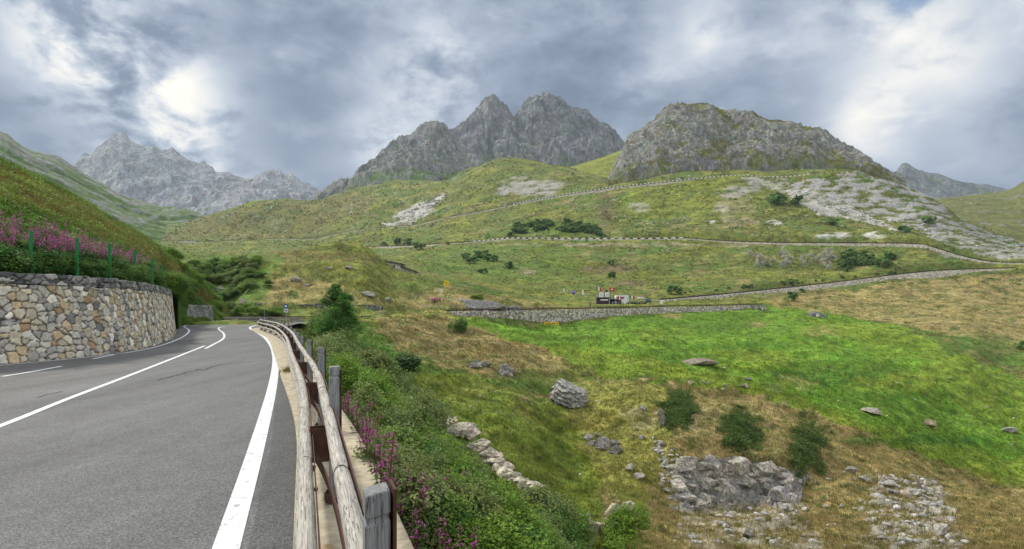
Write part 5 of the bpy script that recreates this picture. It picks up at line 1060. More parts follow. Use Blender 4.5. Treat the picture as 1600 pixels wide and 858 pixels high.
# undergrowth and grass on the visible near ground
rg = np.random.default_rng(44); r_idx, c_idx = np.where(GVIS[:-1, :-1] & (GD[:-1, :-1] > 4) & (GD[:-1, :-1] < 175) & (PXG[:-1, :-1] > 425) & (PXG[:-1, :-1] < 1640))
XA = (GTAN[1:, :-1] - GTAN[:-1, :-1])[r_idx, c_idx]; wgt = np.maximum(XA, .0) + .00035; wgt *= np.interp(GD[r_idx, c_idx], [4, 60, 120, 175], [1, 1, .6, .25]); wgt /= wgt.sum()
N = 120000; pick = rg.choice(len(r_idx), N, p=wgt); r0, c0 = r_idx[pick], c_idx[pick]; fr = rg.uniform(0, 1, N); fc_ = rg.uniform(0, 1, N)
D = GD[r0, c0] * (1 - fr) + GD[r0 + 1, c0] * fr; px = cols[c0] * (1 - fc_) + cols[c0 + 1] * fc_; z = tz(px, D); X = (px - 800) / F * D; y = HZ - (z - EYE) / D * F
gc_, grk = ground_col(px, y, D, X, D, z); lushness = gc_[:, 1] / (gc_[:, 0] + .01)
hgt = rg.uniform(.14, .34, N) * np.where(lushness > 1.9, .62, 1.0) * np.interp(D, [5, 15, 60, 175], [.7, 1, 1.05, 1.5]); hgt *= 1 + .6 * np.clip(fbm(X / 2.2, D / 2.2, 3, 3), -.6, .8)
keep = (rg.uniform(0, 1, N) > grk * .85)
lat_ok = np.ones(N, bool); nb = D < 60
dx = X[nb, None] - BB[None, :, 0]; dy = D[nb, None] - BB[None, :, 1]; j = np.argmin(dx * dx + dy * dy, 1); rr_ = np.arange(len(j)); lat_ok[nb] = (dx[rr_, j] * BN[j, 0] + dy[rr_, j] * BN[j, 1]) > .85
keep &= lat_ok; keep &= ~((D > 83) & (D < 103) & (px < 600))
P = np.c_[X, D, z][keep]; V, Fc, cc = blades(P, hgt[keep], (.011 + .00055 * D)[keep], gc_[keep] * 1.18, 5, rg, .65, .14)
tag(mesh_np('grass', V, Fc, M['grass'], col=cc, smooth=False), 'green, olive and straw coloured grass covering the slopes below the road', 'grass', kind='stuff')
rg = np.random.default_rng(45); r_idx, c_idx = np.where(GVIS[:-1, :-1] & (GD[:-1, :-1] > 150) & (GD[:-1, :-1] < 1250) & (PXG[:-1, :-1] > 235) & (PXG[:-1, :-1] < 1640))
XA = np.maximum((GTAN[1:, :-1] - GTAN[:-1, :-1])[r_idx, c_idx], 0) + .00002; XA /= XA.sum(); N = 55000; pick = rg.choice(len(r_idx), N, p=XA); r0, c0 = r_idx[pick], c_idx[pick]; fr = rg.uniform(0, 1, N); fc_ = rg.uniform(0, 1, N)
D = GD[r0, c0] * (1 - fr) + GD[r0 + 1, c0] * fr; px = cols[c0] * (1 - fc_) + cols[c0 + 1] * fc_; z = tz(px, D); X = (px - 800) / F * D; y = HZ - (z - EYE) / D * F
tc_, tk = ground_col(px, y, D, X, D, z); tn = fbm(X / 40, D / 40, 4, 17, .6); keep = (rg.uniform(0, 1, N) > tk * 1.1) & (rg.uniform(-.25, .6, N) < tn + .05) & ~((tc_[:, 1] / (tc_[:, 0] + .01) > 1.9) & (D < 260))
for rn in RP:
    q_ = RP[rn]; Dr = np.interp(px, q_['px'], q_['D'], left=-1, right=-1); keep &= ~((Dr > 0) & (D > Dr - 3 - .006 * Dr) & (D < Dr + 8))
P = np.c_[X, D, z][keep]; V, Fc, cc = blades(P, (.0023 * D * rg.uniform(.5, 1.3, N))[keep], (.0016 * D)[keep], tc_[keep] * rg.uniform(.95, 1.8, (keep.sum(), 1)), 4, rg, .95, 1.0)
tag(mesh_np('tussocks', V, Fc, M['grass'], col=cc, smooth=False), 'tussocks of rough grass and heather dotted over the mountainside', 'grass', kind='stuff')
# leafy ground cover close by
N = 60000; px = rg.uniform(520, 930, N); D = np.exp(rg.uniform(math.log(4.2), math.log(26), N)); z = tz(px, D); X = (px - 800) / F * D
dx = X[:, None] - BB[None, ::2, 0]; dy = D[:, None] - BB[None, ::2, 1]; j = np.argmin(dx * dx + dy * dy, 1); rr_ = np.arange(N); lt = dx[rr_, j] * BN[::2][j, 0] + dy[rr_, j] * BN[::2][j, 1]
n_ = fbm(X / 1.2, D / 1.2, 3, 12); k = (lt > .85) & (n_ > -.25) & (rg.uniform(0, 1, N) < np.interp(px, [520, 800, 930], [1, .8, .2])); P = np.c_[X, D, z + rg.uniform(.02, .45, N) * (.6 + n_)][k]; c = np.array([.085, .15, .035]) * (1 + .5 * fbm(P[:, 0] / .6, P[:, 1] / .6, 3, 14))[:, None] * rg.uniform(.7, 1.3, (len(P), 1))
V, Fc, cc = leaves(P, .035 * np.ones(len(P)), c, rg, .6, 1.8); tag(mesh_np('ground_cover', V, Fc, M['leaf'], col=cc, smooth=False), 'leafy undergrowth between the shrubs on the near slope', 'undergrowth', kind='stuff')
# small grass clump on the kerb
X, D = ground0(450, 583); rgc = np.random.default_rng(4); Pg = np.c_[X + .06 + rgc.normal(0, .10, 130), D + rgc.normal(0, .16, 130), np.full(130, .03)]
V, Fc, cc = blades(Pg, rgc.uniform(.12, .26, 130), np.full(130, .010), np.tile([.22, .20, .07], (130, 1)), 5, rgc, .8, .04); tag(mesh_np('grass_tuft', V, Fc, M['grass'], col=cc, smooth=False), 'small dry grass tuft growing at the edge of the near road', 'grass tuft')
# creeping dark shrubs on the tan bank
for (px0, y0, rx, ry, lab) in ((1060, 640, 32, 38, 'dark ivy like shrub patch under the meadow edge, leftmost of three on the tan bank'), (1160, 675, 40, 38, 'dark rounded shrub patch in the middle of the tan bank'), (1262, 700, 34, 60, 'tall dark green shrub patch hanging down right of the grey rock face')):
    P = []
    while len(P) < 9000:
        a = rg.uniform(0, 6.28); r = math.sqrt(rg.uniform(0, 1)); px_ = px0 + rx * r * math.cos(a) + (10 * (rg.uniform() - .5)); y_ = y0 + ry * r * math.sin(a)
        if r > .80 + .5 * float(perlin(math.cos(a) * 2.5 + px0, math.sin(a) * 2.5)): continue
        X, D, z = hit(px_, y_, 30, 90); bul = (1 - r * r) * .35 * (.5 + abs(float(perlin(px_ / 7, y_ / 7)))*2); P.append((X + rg.normal(0, .09), D - bul * rg.uniform(.1, .5) + rg.normal(0, .12), z + .05 + bul * rg.uniform(0, .9) + rg.normal(0, .09)))
    P = np.array(P); tn = .8 + .5 * fbm(P[:, 0] * 1.2, P[:, 2] * 1.6, 3, 5); V, Fc, cc = leaves(P, np.full(len(P), .10), np.array([.095, .17, .04])[None] * tn[:, None] * rg.uniform(.7, 1.3, (len(P), 1)), rg, .4, 1.4)
    tag(mesh_np('creeping_shrub', V, Fc, M['leaf'], col=cc, smooth=False), lab, 'shrub')

# ------------------------------------------------------------------ rocks
import bmesh
def at_(px, D, z): return ((px - 800) / F * D, D, z)
bm = bmesh.new(); bmesh.ops.create_icosphere(bm, subdivisions=5, radius=1); IV = np.array([v.co[:] for v in bm.verts]); IF = np.array([[v.index for v in f.verts] for f in bm.faces]); bm.free()
bm = bmesh.new(); bmesh.ops.create_icosphere(bm, subdivisions=2, radius=1); JV = np.array([v.co[:] for v in bm.verts]); JF = np.array([[v.index for v in f.verts] for f in bm.faces]); bm.free()
def rock_verts(V0, size, seed, rough=.35, strata=.0, tilt=.3, block=.6, sf=9.):
    rg = np.random.default_rng(seed); n = V0 / np.linalg.norm(V0, axis=1)[:, None]
    # cut by random planes for facets
    d = np.ones(len(n)) * 1.2
    for i in range(int(14 * block) + 4):
        p = rg.normal(size=3); p /= np.linalg.norm(p); c = rg.uniform(.55, .95); dt = n @ p; d = np.where(dt > .05, np.minimum(d, c / np.maximum(dt, .05)), d)
    u = n[:, 0] * 2.1 + n[:, 2] * 1.3 + seed; v = n[:, 1] * 2.1 - n[:, 2] * 1.7
    d = d * (1 + rough * .35 * fbm(u, v, 3, seed) + rough * .22 * ridged(u * 3, v * 3, 3, seed + 3, .6))
    V = n * d[:, None]
    if strata: ph = V[:, 2] * sf + V[:, 0] * sf * tilt + 1.2 * fbm(u, v, 2, seed + 6); V[:, :2] *= (1 + strata * (np.abs((ph % 1.0) - .5) * 2 - .5))[:, None]
    return V * np.array(size)
def rock(name, loc, size, seed, label, base=(.37, .35, .31), rz=0, group=None, cat_='rock', **kw):
    V = rock_verts(IV, size, seed, **kw); tn = 1 + .3 * fbm(V[:, 0] / max(size[0], .1) * 2, V[:, 2] / max(size[2], .1) * 2, 3, seed); c = np.array(base)[None] * tn[:, None]
    mm = sst(fbm(V[:, 0] / max(size[0], .1) * 1.5 + 9, V[:, 1] / max(size[1], .1) * 1.5, 3, seed + 2), .1, .4); c = c * (1 - .35 * mm[:, None]) + np.array([.30, .26, .17]) * .35 * mm[:, None]
    o = mesh_np(name, V, IF, M['rock'], col=c, attrs={'rock': np.ones(len(V))}, smooth=False); o.location = loc; o.rotation_euler = (0, 0, rz); return tag(o, label, cat_, group)
def rock_px(px, y, wpx, hpx, label, seed, dmin=10, dmax=250, name='boulder', depth=.8, sink=.48, **kw):
    X, D, z = hit(px, y + hpx * .35, dmin, dmax); w = wpx * D / F / 2; h = hpx * D / F / 2
    return rock(name, (X, D + w * .2, z + h * (1 - sink)), (w, w * depth, h * 1.15), seed, label, **kw)
rock_px(890, 621, 44, 46, 'dark layered boulder bulging from the tan grass at the top of the bank', 3, dmin=40, name='layered_boulder', strata=.34, tilt=.45, sf=3.6, base=(.42, .41, .39), sink=.38, rough=.3, block=.2)
def cluster(cx, cy, rx, ry, n, s0, s1, label, group, base, seed, dmin, dmax=250, name='outcrop_rock'):
    rg = np.random.default_rng(seed)
    for i in range(n):
        u, v = rg.normal(0, .45, 2); w = rg.uniform(s0, s1); rock_px(cx + rx * u, cy + ry * v + .25 * rx * u * (ry / rx), w, w * rg.uniform(.45, .75), label, seed * 10 + i, dmin=dmin, dmax=dmax, name=name, base=tuple(np.array(base) * rg.uniform(.6, 1.3)), strata=.1, rough=.5, group=group, sink=.5)
cluster(752, 573, 18, 7, 7, 8, 20, 'grey block of the left stone patch on the brown hummock', 'left stone patch', (.38, .37, .34), 5, 50)
cluster(785, 581, 24, 7, 12, 7, 20, 'grey block of the right stone patch on the brown hummock', 'right stone patch', (.40, .39, .36), 6, 50)
cluster(942, 695, 30, 11, 14, 9, 26, 'dark grey block of the broken ledge below the layered boulder', 'broken ledge blocks', (.32, .32, .31), 8, 35)
cluster(895, 622, 20, 18, 5, 8, 18, 'small grey block around the layered boulder', 'blocks round the layered boulder', (.38, .37, .34), 9, 40)
cluster(1030, 700, 14, 40, 14, 6, 13, 'pale stone in the trickle of stones left of the rock face', 'trickle of stones', (.48, .46, .42), 12, 34, 70)
cluster(1120, 604, 60, 8, 8, 5, 11, 'small pale stone on the brow of the meadow', 'stones on the brow', (.42, .40, .34), 13, 40, 90)
rock_px(1088, 567, 54, 11, 'flat brownish slab lying in the bright green meadow', 7, dmin=50, name='rock_slab', base=(.28, .25, .2))
rock_px(1363, 646, 27, 10, 'flat pale stone near the lower edge of the meadow', 9, dmin=40, name='stone_slab', base=(.38, .35, .3))
rock_px(1580, 675, 17, 9, 'small pale stone in the meadow near the right edge', 10, dmin=40, name='stone')
rock_px(1452, 664, 24, 13, 'low straw covered hump of stone in the meadow', 11, dmin=40, name='stone', base=(.36, .31, .2))
# rock ledge across the gully: chain of slabs
rk_ = np.random.default_rng(5)
for i in range(34):
    f = i / 33; px = 645 + 195 * f + rk_.uniform(-5, 5); y = np.interp(px, [640, 690, 730, 760, 790, 845], [636, 652, 672, 700, 738, 765]) + rk_.uniform(-2, 5)
    w = rk_.uniform(20, 44) * np.interp(f, [0, .3, .5, 1], [.7, 1, 1.15, .9]); h = w * rk_.uniform(.22, .42); D = 28.5 - 8.5 * f + rk_.uniform(-.2, .3); X = (px - 800) / F * D; w_ = w * D / F / 2; h_ = h * D / F / 2
    rock('ledge_rock', (X, D, zy(D, y) - h_ * .5), (w_, w_ * .8, h_ * 1.25), 20 + i, 'pale weathered block in the rock ledge crossing the gully', base=tuple(np.array([.50, .46, .38]) * rk_.uniform(.65, 1.15)), rz=.5 + rk_.uniform(-.3, .3), strata=.07, tilt=.2, group='blocks of the gully ledge')
for i in range(16):
    px = rk_.uniform(915, 988); y = np.interp(px, [915, 950, 985], [815, 800, 785]) + rk_.uniform(0, 58) * (1 - (px - 915) / 110); D = 23.5 + (px - 915) / 60 + rk_.uniform(-.2, .2); w_ = rk_.uniform(16, 30) * D / F / 2; X = (px - 800) / F * D
    rock('cliff_rock', (X, D, zy(D, y)), (w_, w_ * .8, w_ * rk_.uniform(.6, 1)), 240 + i, 'grey and ochre block in the outcrop beside the bright green bush', base=tuple(np.array([.50, .45, .36]) * rk_.uniform(.6, 1.15)), strata=.1, tilt=.3, group='blocks of the bottom outcrop')
# the grey rock face under the bank: a jumble of layered blocks, the turf overhanging it
for i in range(64):
    px = rk_.uniform(1052, 1252); top = np.interp(px, [1050, 1075, 1120, 1150, 1190, 1240, 1255], [728, 722, 735, 728, 738, 742, 750]); bot = np.interp(px, [1050, 1080, 1110, 1140, 1170, 1210, 1240, 1255], [770, 800, 790, 762, 760, 792, 788, 765])
    y = rk_.uniform(top, bot); X, D, z = hit(px, y + 2, 30, 60); w = rk_.uniform(12, 34) * (1.1 if i % 3 else .7); w_ = w * D / F / 2
    rock('cliff_rock', (X, D + .15, z + w_ * .15), (w_ * 1.1, w_ * .75, w_ * rk_.uniform(.45, .85)), 60 + i, 'cracked grey block in the rock face below the tan bank', base=tuple(np.array([.46, .44, .39]) * rk_.uniform(.6, 1.35)), rz=rk_.uniform(-.6, .6), strata=.13, tilt=.35, rough=.6, block=1.0, group='blocks of the grey rock face')
rock_px(1134, 762, 34, 36, 'pale boulder wedged in the middle of the grey rock face', 81, dmin=30, dmax=50, base=(.46, .45, .42), rough=.15)
rock_px(1222, 782, 30, 22, 'smooth grey boulder under the right end of the rock face', 82, dmin=30, dmax=50, base=(.36, .36, .36))
for i, (px, y, w, h, lab) in enumerate(((1032, 648, 12, 14, 'upright pale stone left of the leftmost dark shrub patch'), (1034, 662, 10, 22, 'narrow brown stone beside the leftmost dark shrub patch'), (1005, 642, 9, 8, 'small pale stone on the tan bank'), (1003, 686, 9, 8, 'small white stone low on the tan bank'), (1000, 745, 22, 9, 'reddish flat stone on the lower bank'), (985, 735, 14, 10, 'pale flat stone on the lower bank'),
                                        (1042, 768, 12, 9, 'white stone left of the rock face'), (1473, 830, 20, 22, 'big white slab lying in the gravel gully'), (1350, 750, 16, 12, 'pale stone above the gravel gully'), (1390, 758, 18, 10, 'white stone at the head of the gravel gully'), (1432, 772, 16, 9, 'white slab beside the old log'), (1210, 852, 18, 10, 'white stone at the bottom edge'), (1168, 836, 18, 14, 'grey stone below the rock face'), (1330, 735, 14, 12, 'grey stone in tan grass'))):
    rock_px(px, y, w, h, lab, 100 + i, dmin=26, dmax=70, name='stone', base=(.45, .44, .42) if 'pale' in lab or 'white' in lab else (.33, .31, .28), rough=.2, sink=.2)
# stony rubble as stuff
def rubble(regions, label, dmin, dmax, base, seed):
    rg = np.random.default_rng(seed); parts = []
    for (poly, n_, s0, s1) in regions:
        P = np.array(poly, float); k = 0
        while k < n_:
            px, y = rg.uniform(P[:, 0].min(), P[:, 0].max()), rg.uniform(P[:, 1].min(), P[:, 1].max())
            if inpoly(np.array([px]), np.array([y]), poly)[0] < .5: continue
            X, D, z = hit(px, y, dmin, dmax); s = rg.uniform(0, 1) ** 2.2 * (s1 - s0) + s0; s = s * D / F
            V = rock_verts(JV, (s * rg.uniform(.7, 1.3), s * rg.uniform(.6, 1.2), s * rg.uniform(.3, .8)), int(rg.integers(1e6)) % 997, .3); a = rg.uniform(0, 6.28); ca, sa = math.cos(a), math.sin(a)
            V = V @ np.array([[ca, sa, 0], [-sa, ca, 0], [0, 0, 1]]) + [X, D, z + s * .15]; c = np.tile(np.array(base) * rg.uniform(.6, 1.3), (len(V), 1)); parts.append((V, JF, c)); k += 1
    V, Fc, cc = cat(parts); tag(mesh_np('rubble', V, Fc, M['rock'], col=cc, attrs={'rock': np.ones(len(V))}, smooth=False), label, 'rubble', kind='stuff')
rubble([([(1372, 745), (1450, 742), (1475, 790), (1515, 858), (1380, 858), (1368, 800)], 300, 1.2, 7), ([(1290, 740), (1360, 740), (1340, 858), (1240, 858)], 60, 1.2, 5), ([(1060, 785), (1250, 785), (1290, 858), (1040, 858)], 170, 1.2, 8), ([(1030, 700), (1060, 700), (1050, 790), (1030, 760)], 50, 1.5, 6)], 'loose pale rubble in the gravel gullies of the lower bank', 24, 70, (.44, .43, .40), 7)
rubble([([(560, 500), (860, 560), (900, 700), (700, 640)], 90, .8, 2.6), ([(900, 500), (1600, 600), (1600, 700), (1100, 600)], 60, .8, 2.8), ([(900, 620), (1050, 620), (1050, 760), (900, 760)], 50, .8, 3)], 'small pale stones sprinkled over the grass slopes', 40, 170, (.5, .48, .44), 8)
rubble([([(606, 351), (642, 353), (706, 303), (690, 301), (652, 320)], 220, .5, 3.2), ([(1230, 300), (1262, 294), (1345, 330), (1415, 361), (1330, 341)], 300, .4, 2.4), ([(700, 290), (1000, 300), (1000, 360), (640, 370)], 90, .5, 2), ([(1000, 290), (1240, 290), (1300, 370), (1000, 370)], 150, .5, 2.6), ([(1430, 350), (1600, 385), (1600, 400), (1440, 372)], 120, .6, 4)], 'pale stones and scree scattered over the mountainside', 380, 1300, (.50, .49, .46), 9)
# rock cutting behind the road at (740, 475)
D = 137; rock('rock_cutting', at_(742, D + 2.4, zy(D, 482)), (52 * D / F, 3.2, 17.5 * D / F), 160, 'wide grey rock cutting under the green juniper mat', base=(.30, .30, .295), strata=.10, tilt=.08, rough=.5)
D = 147; rock('rock_cutting', at_(792, D + 1.5, zy(D, 485)), (24 * D / F, 2.2, 8 * D / F), 163, 'small low rock right of the wide rock cutting', base=(.32, .32, .31), strata=.08)
rock_px(745, 475, 34, 6, 'pale flat ledge in the road cutting', 170, dmin=120, dmax=160, name='rock_ledge', base=(.5, .48, .42))
for i, (px, y, w, h) in enumerate(((318, 450, 13, 10), (334, 460, 12, 9), (352, 470, 12, 12), (340, 452, 9, 7))): rock_px(px + 25, y + 3, w, h, 'grey rock showing through the bushes of the gully', 180 + i, dmin=88, dmax=200, name='gully_rock', group='rocks in the gully')
for i, (px, y, w, h) in enumerate(((462, 440, 18, 8), (545, 422, 14, 5), (515, 421, 10, 4), (480, 448, 10, 5), (575, 462, 20, 9), (605, 470, 12, 6))): rock_px(px, y, w, h, 'small grey stone showing in the knoll grass', 190 + i, dmin=100, dmax=200, name='stone', group='stones on the knoll')
# old log in the gravel gully
X, D, z = hit(1453, 775, 30, 80); o = MB().tube([(-.28, .1, -.1), (0, 0, .5), (.05, 0, 1.1), (.30, -.1, 1.9)][::-1], [.10, .12, .13, .09], 9).build('fallen_log', M['bark'], None, smooth=True); o.location = (X, D, z - .3); o.rotation_euler = (radians(-40), radians(-25), 0); tag(o, 'old weathered log leaning across the head of the gravel gully', 'log')

# ------------------------------------------------------------------ built things
def at(px, D, z): return ((px - 800) / F * D, D, z)
# bus stop sign
D = 71; t = thing('bus_stop_sign', at(447, D, -.36), 'blue and white bus stop sign on a grey pole at the bend', 'sign')
MB().tube([(0, 0, -.6), (0, 0, 2.6)], .045, 8).build('pole', M['galv'], t)
MB().box((0, -.06, 2.32), (.50, .03, .52)).build('sign_panel', M['blue'], t, .01); MB().box((0, -.06, 1.80), (.50, .03, .46)).build('lower_panel', M['signwhite'], t, .01)
pt = MB().box((0, -.082, 2.33), (.30, .006, .16)).box((0, -.082, 2.44), (.22, .006, .05)).box((-.09, -.082, 2.22), (.06, .006, .06)).box((.09, -.082, 2.22), (.06, .006, .06)).build('bus_symbol', M['signwhite'], t)
MB().box((0, -.082, 1.86), (.36, .006, .10)).box((0, -.082, 1.72), (.30, .006, .04)).build('text_bar', M['blue'], t)
# slim posts near it
t = thing('marker_pole', at(413, 96, -.6), 'thin grey pole left of the bus stop sign', 'pole'); MB().tube([(0, 0, 0), (0, 0, 2.6)], .035, 6).build('pole', M['galv'], t); MB().box((0, 0, 2.62), (.12, .12, .05)).build('cap', M['galv'], t)
# ruined hut on the slope
D = 212; sc = D / F
def hp(px, y): return ((px - 600) * sc, 0, (430 - y) * sc)
t = thing('stone_hut', at(600, D, zy(D, 430)), 'long low stone hut with dark slab roof stepping down behind the knoll', 'hut')
def prism(name, poly, y0, y1, mat):
    n = len(poly); V = [(p[0], y0, p[2]) for p in poly] + [(p[0], y1, p[2]) for p in poly]; Fc = [tuple(range(n)), tuple(range(n, 2 * n))[::-1]] + [(i, n + i, n + (i + 1) % n, (i + 1) % n) for i in range(n)]
    mb = MB(); mb.add(np.array(V), Fc); return mb.build(name, M[mat], t)
M['hutstone'] = stone_mat('hut_stone', (.66, .62, .54), .45, .6, .4, .05)
prism('wall', [hp(578, 440), hp(578, 404), hp(627, 413), hp(627, 440)], 0, 6, 'hutstone'); prism('roof', [hp(576, 404.5), hp(577, 402), hp(629, 412), hp(629, 413.6)], -.8, 6.5, 'slate')
prism('wall', [hp(627.2, 442), hp(627.2, 416), hp(648, 424), hp(648, 442)], .5, 5, 'hutstone'); prism('roof', [hp(613, 415), hp(613, 413.8), hp(652, 424), hp(651, 426)], -.4, 5.6, 'slate') if False else prism('roof', [hp(626, 416.8), hp(626, 414.6), hp(651, 424), hp(651, 426)], -.5, 5.6, 'slate')
prism('lean_to', [hp(620, 440), hp(620, 420), hp(632, 421), hp(632, 440)], -1.5, -.05, 'kerb'); prism('window', [hp(594, 413.5), hp(594, 410), hp(597, 410), hp(597, 413.5)], -.05, .05, 'dark'); prism('door', [hp(614.5, 420), hp(614.5, 414.5), hp(617, 415), hp(617, 420)], -.05, .05, 'dark'); prism('window', [hp(640, 427.5), hp(640, 425), hp(642, 425), hp(642, 427.5)], .44, .52, 'dark')
# yellow cut-out board on the knoll
X, D, z = hit(697, 449, 120, 260); s = D / F; t = thing('yellow_board', (X, D, z), 'yellow cut out board standing on the crest of the grassy knoll', 'board')
mb = MB(); ang = np.linspace(0, 2 * np.pi, 18, endpoint=False); rr = 4.6 * s * (1 + .14 * np.cos(3 * ang + .6)); pf = [(rr[i] * math.cos(ang[i]) * .9, rr[i] * math.sin(ang[i]) + 6.0 * s) for i in range(18)]
V = [(a, -.05, b) for a, b in pf] + [(a, .05, b) for a, b in pf]; mb.add(np.array(V), [tuple(range(18)), tuple(range(18, 36))[::-1]] + [(i, 18 + i, 18 + (i + 1) % 18, (i + 1) % 18) for i in range(18)]); mb.build('board', M['yellow'], t)
MB().box((-1.6 * s, 0, 1.1 * s), (.5 * s, .1, 2.6 * s)).build('leg', M['yellow'], t); MB().box((1.8 * s, 0, 1.1 * s), (.5 * s, .1, 2.6 * s)).build('leg', M['yellow'], t)
MB().box((.3 * s, -.07, 6.2 * s), (.5 * s, .02, 3.2 * s), rx=.0).box((-.8 * s, -.07, 7.2 * s), (1.9 * s, .02, .5 * s)).build('mark', M['rustline'], t)
# yellow plate on the wall
D = 155; t = thing('yellow_sign', at(861, D, zy(D, 507)), 'low yellow panel with dark marks at the foot of the rubble wall', 'sign'); s = D / F
MB().box((0, -1.2, 1.7 * s), (23 * s, .15, 4.6 * s)).build('panel', M['yellow'], t)
for k in range(6): MB().box(((-9 + k * 3.6) * s, -1.29, 1.7 * s), (1.4 * s, .02, 1.8 * s)).build('mark', M['rust'], t)
for k in (-9, 9): MB().box((k * s, -1.0, -.6), (.1, .1, 1.6)).build('leg', M['grey'], t)
# stone shelter in meadow with a pale door
X, D, z = hit(1275, 496, 150, 280); s = D / F; t = thing('stone_shelter', (X, D, z), 'small stone shelter with pale door built into the bright meadow', 'shelter')
V = rock_verts(IV, (18 * s, 8 * s, 6.5 * s), 301, rough=.35, strata=.08); ms_ = mesh_np('stone_mound', V, IF, M['rock'], t, col=np.tile([.26, .26, .25], (len(V), 1)), attrs={'rock': np.ones(len(V))}, smooth=False)
MB().box((-1.5 * s, -8 * s, 2.6 * s), (4 * s, .3, 5.6 * s)).build('door', M['white'], t); MB().box((-1.5 * s, -7.9 * s, 5.8 * s), (8 * s, 1.0, .8 * s)).build('lintel', M['kerb'], t)
# culvert at the end of the near wall
D = 246; t = thing('stone_culvert', at(1184, D, zy(D, 486)), 'small stone culvert arch at the right end of the rubble wall', 'culvert'); s = D / F
MB().box((0, -1.0, 4 * s), (20 * s, 1.6, 9 * s)).build('pier', M['farwall'], t); MB().box((0, -1.95, 8.8 * s), (24 * s, .5, 1.2 * s)).build('cornice', M['kerb'], t)
a = np.linspace(0, math.pi, 12); pf = [(2.6 * s * math.cos(x), 2 * s + 2.6 * s * math.sin(x)) for x in a] + [(-2.6 * s, 0), (2.6 * s, 0)]; n = len(pf); mb = MB(); mb.add(np.array([(p[0], -1.86, p[1]) for p in pf] + [(p[0], -1.7, p[1]) for p in pf]), [tuple(range(n)), tuple(range(n, 2 * n))[::-1]] + [(i, n + i, n + (i + 1) % n, (i + 1) % n) for i in range(n)]); mb.build('arch_opening', M['dark'], t)
# ---- snack bar and its surroundings
DK = 205; s = DK / F; zg = zy(DK, 475.5)
def kx(px): return (px - 950) * s
t = thing('snack_bar', at(950, DK, zg), 'dark wooden snack bar hut with two white roof boards', 'kiosk')
MB().box((kx(941.5), 0, 5 * s), (19 * s, 3, 10 * s)).build('hut_wall', M['dark'], t); MB().box((kx(942), -.2, 10.2 * s), (22 * s, 3.8, .9 * s)).build('roof', M['slate'], t)
MB().box((kx(961), 1.4, 4 * s), (22 * s, .15, 8 * s)).build('back_wall', M['dark'], t); MB().box((kx(961), -.1, 8.5 * s), (24 * s, 3.4, .7 * s)).build('awning', M['grey'], t)
for p in (951, 961, 971): MB().box((kx(p), -1.6, 4 * s), (.12, .12, 8 * s)).build('awning_post', M['white'], t)
MB().box((kx(939), -1.56, 4.5 * s), (11 * s, .06, 5 * s)).build('counter_front', M['rustline'], t); MB().box((kx(943), -1.62, 6.8 * s), (12 * s, .10, 2.2 * s)).build('serving_hatch', M['white'], t)
for p in (939, 948.5):
    b = MB().box((kx(p), -.6, 15 * s), (7.4 * s, .12, 7.4 * s)).build('roof_board', M['signwhite'], t)
    MB().box((kx(p), -.68, 15.5 * s), (4.6 * s, .03, .5 * s)).box((kx(p), -.68, 13.6 * s), (3.4 * s, .03, .4 * s)).build('printed_lines', M['grey'], b)
for p in (935, 944, 953): MB().box((kx(p), -.5, 14.5 * s), (.5 * s, .12, 10 * s)).build('board_post', M['dark'], t)
MB().box((kx(948), .2, 20.5 * s), (3.4 * s, .3, 4.4 * s)).build('roof_sign', M['slate'], t)
def flag(px, ytop, w, cols_, lab, D=DK - 1, ybase=475, rot=0):
    t = thing('flag', at(px, D, zy(D, ybase)), lab, 'flag'); s = D / F; H = (ybase - ytop) * s; MB().tube([(0, 0, -.3), (0, 0, H + .2)], .05, 6).build('flagpole', M['grey'], t)
    for k, cn in enumerate(cols_):
        n = 6; xs = np.linspace(k * w / 3, (k + 1) * w / 3, n) * s; top = []; bot = []
        for x in xs: yv = .25 * math.sin(x * 3.2); top.append((x + .05, yv, H + .1 - x * .22)); bot.append((x + .05, yv, H - 5.2 * s - x * .30))
        V = np.array(top + bot); mb = MB(); mb.add(np.vstack([V, V + [0, .03, 0]]), [(i, i + 1, n + i + 1, n + i) for i in range(n - 1)] + [(2 * n + i, 3 * n + i, 3 * n + i + 1, 2 * n + i + 1) for i in range(n - 1)]); mb.build('cloth_stripe', M[cn], t)
    return t
flag(931.5, 448, 7.5, ('green', 'signwhite', 'red'), 'green white and red flag on the left of the snack bar roof')
tf = flag(952, 449, 7.5, ('red', 'red', 'red'), 'red flag with a white cross on the right of the snack bar roof')
MB().box((3.9 * s, -.32, 22.6 * s), (3.4 * s, .02, 1.0 * s)).box((3.9 * s, -.33, 22.6 * s), (1.0 * s, .02, 3.2 * s)).build('cross', M['signwhite'], tf)
flag(984, 461.5, 7, ('green', 'signwhite', 'red'), 'green white and red flag right of the white camper van', D=DK + 3)
flag(966, 463, 4.5, ('red', 'signwhite', 'red'), 'small red flag hanging above the snack bar awning', D=DK - 3)
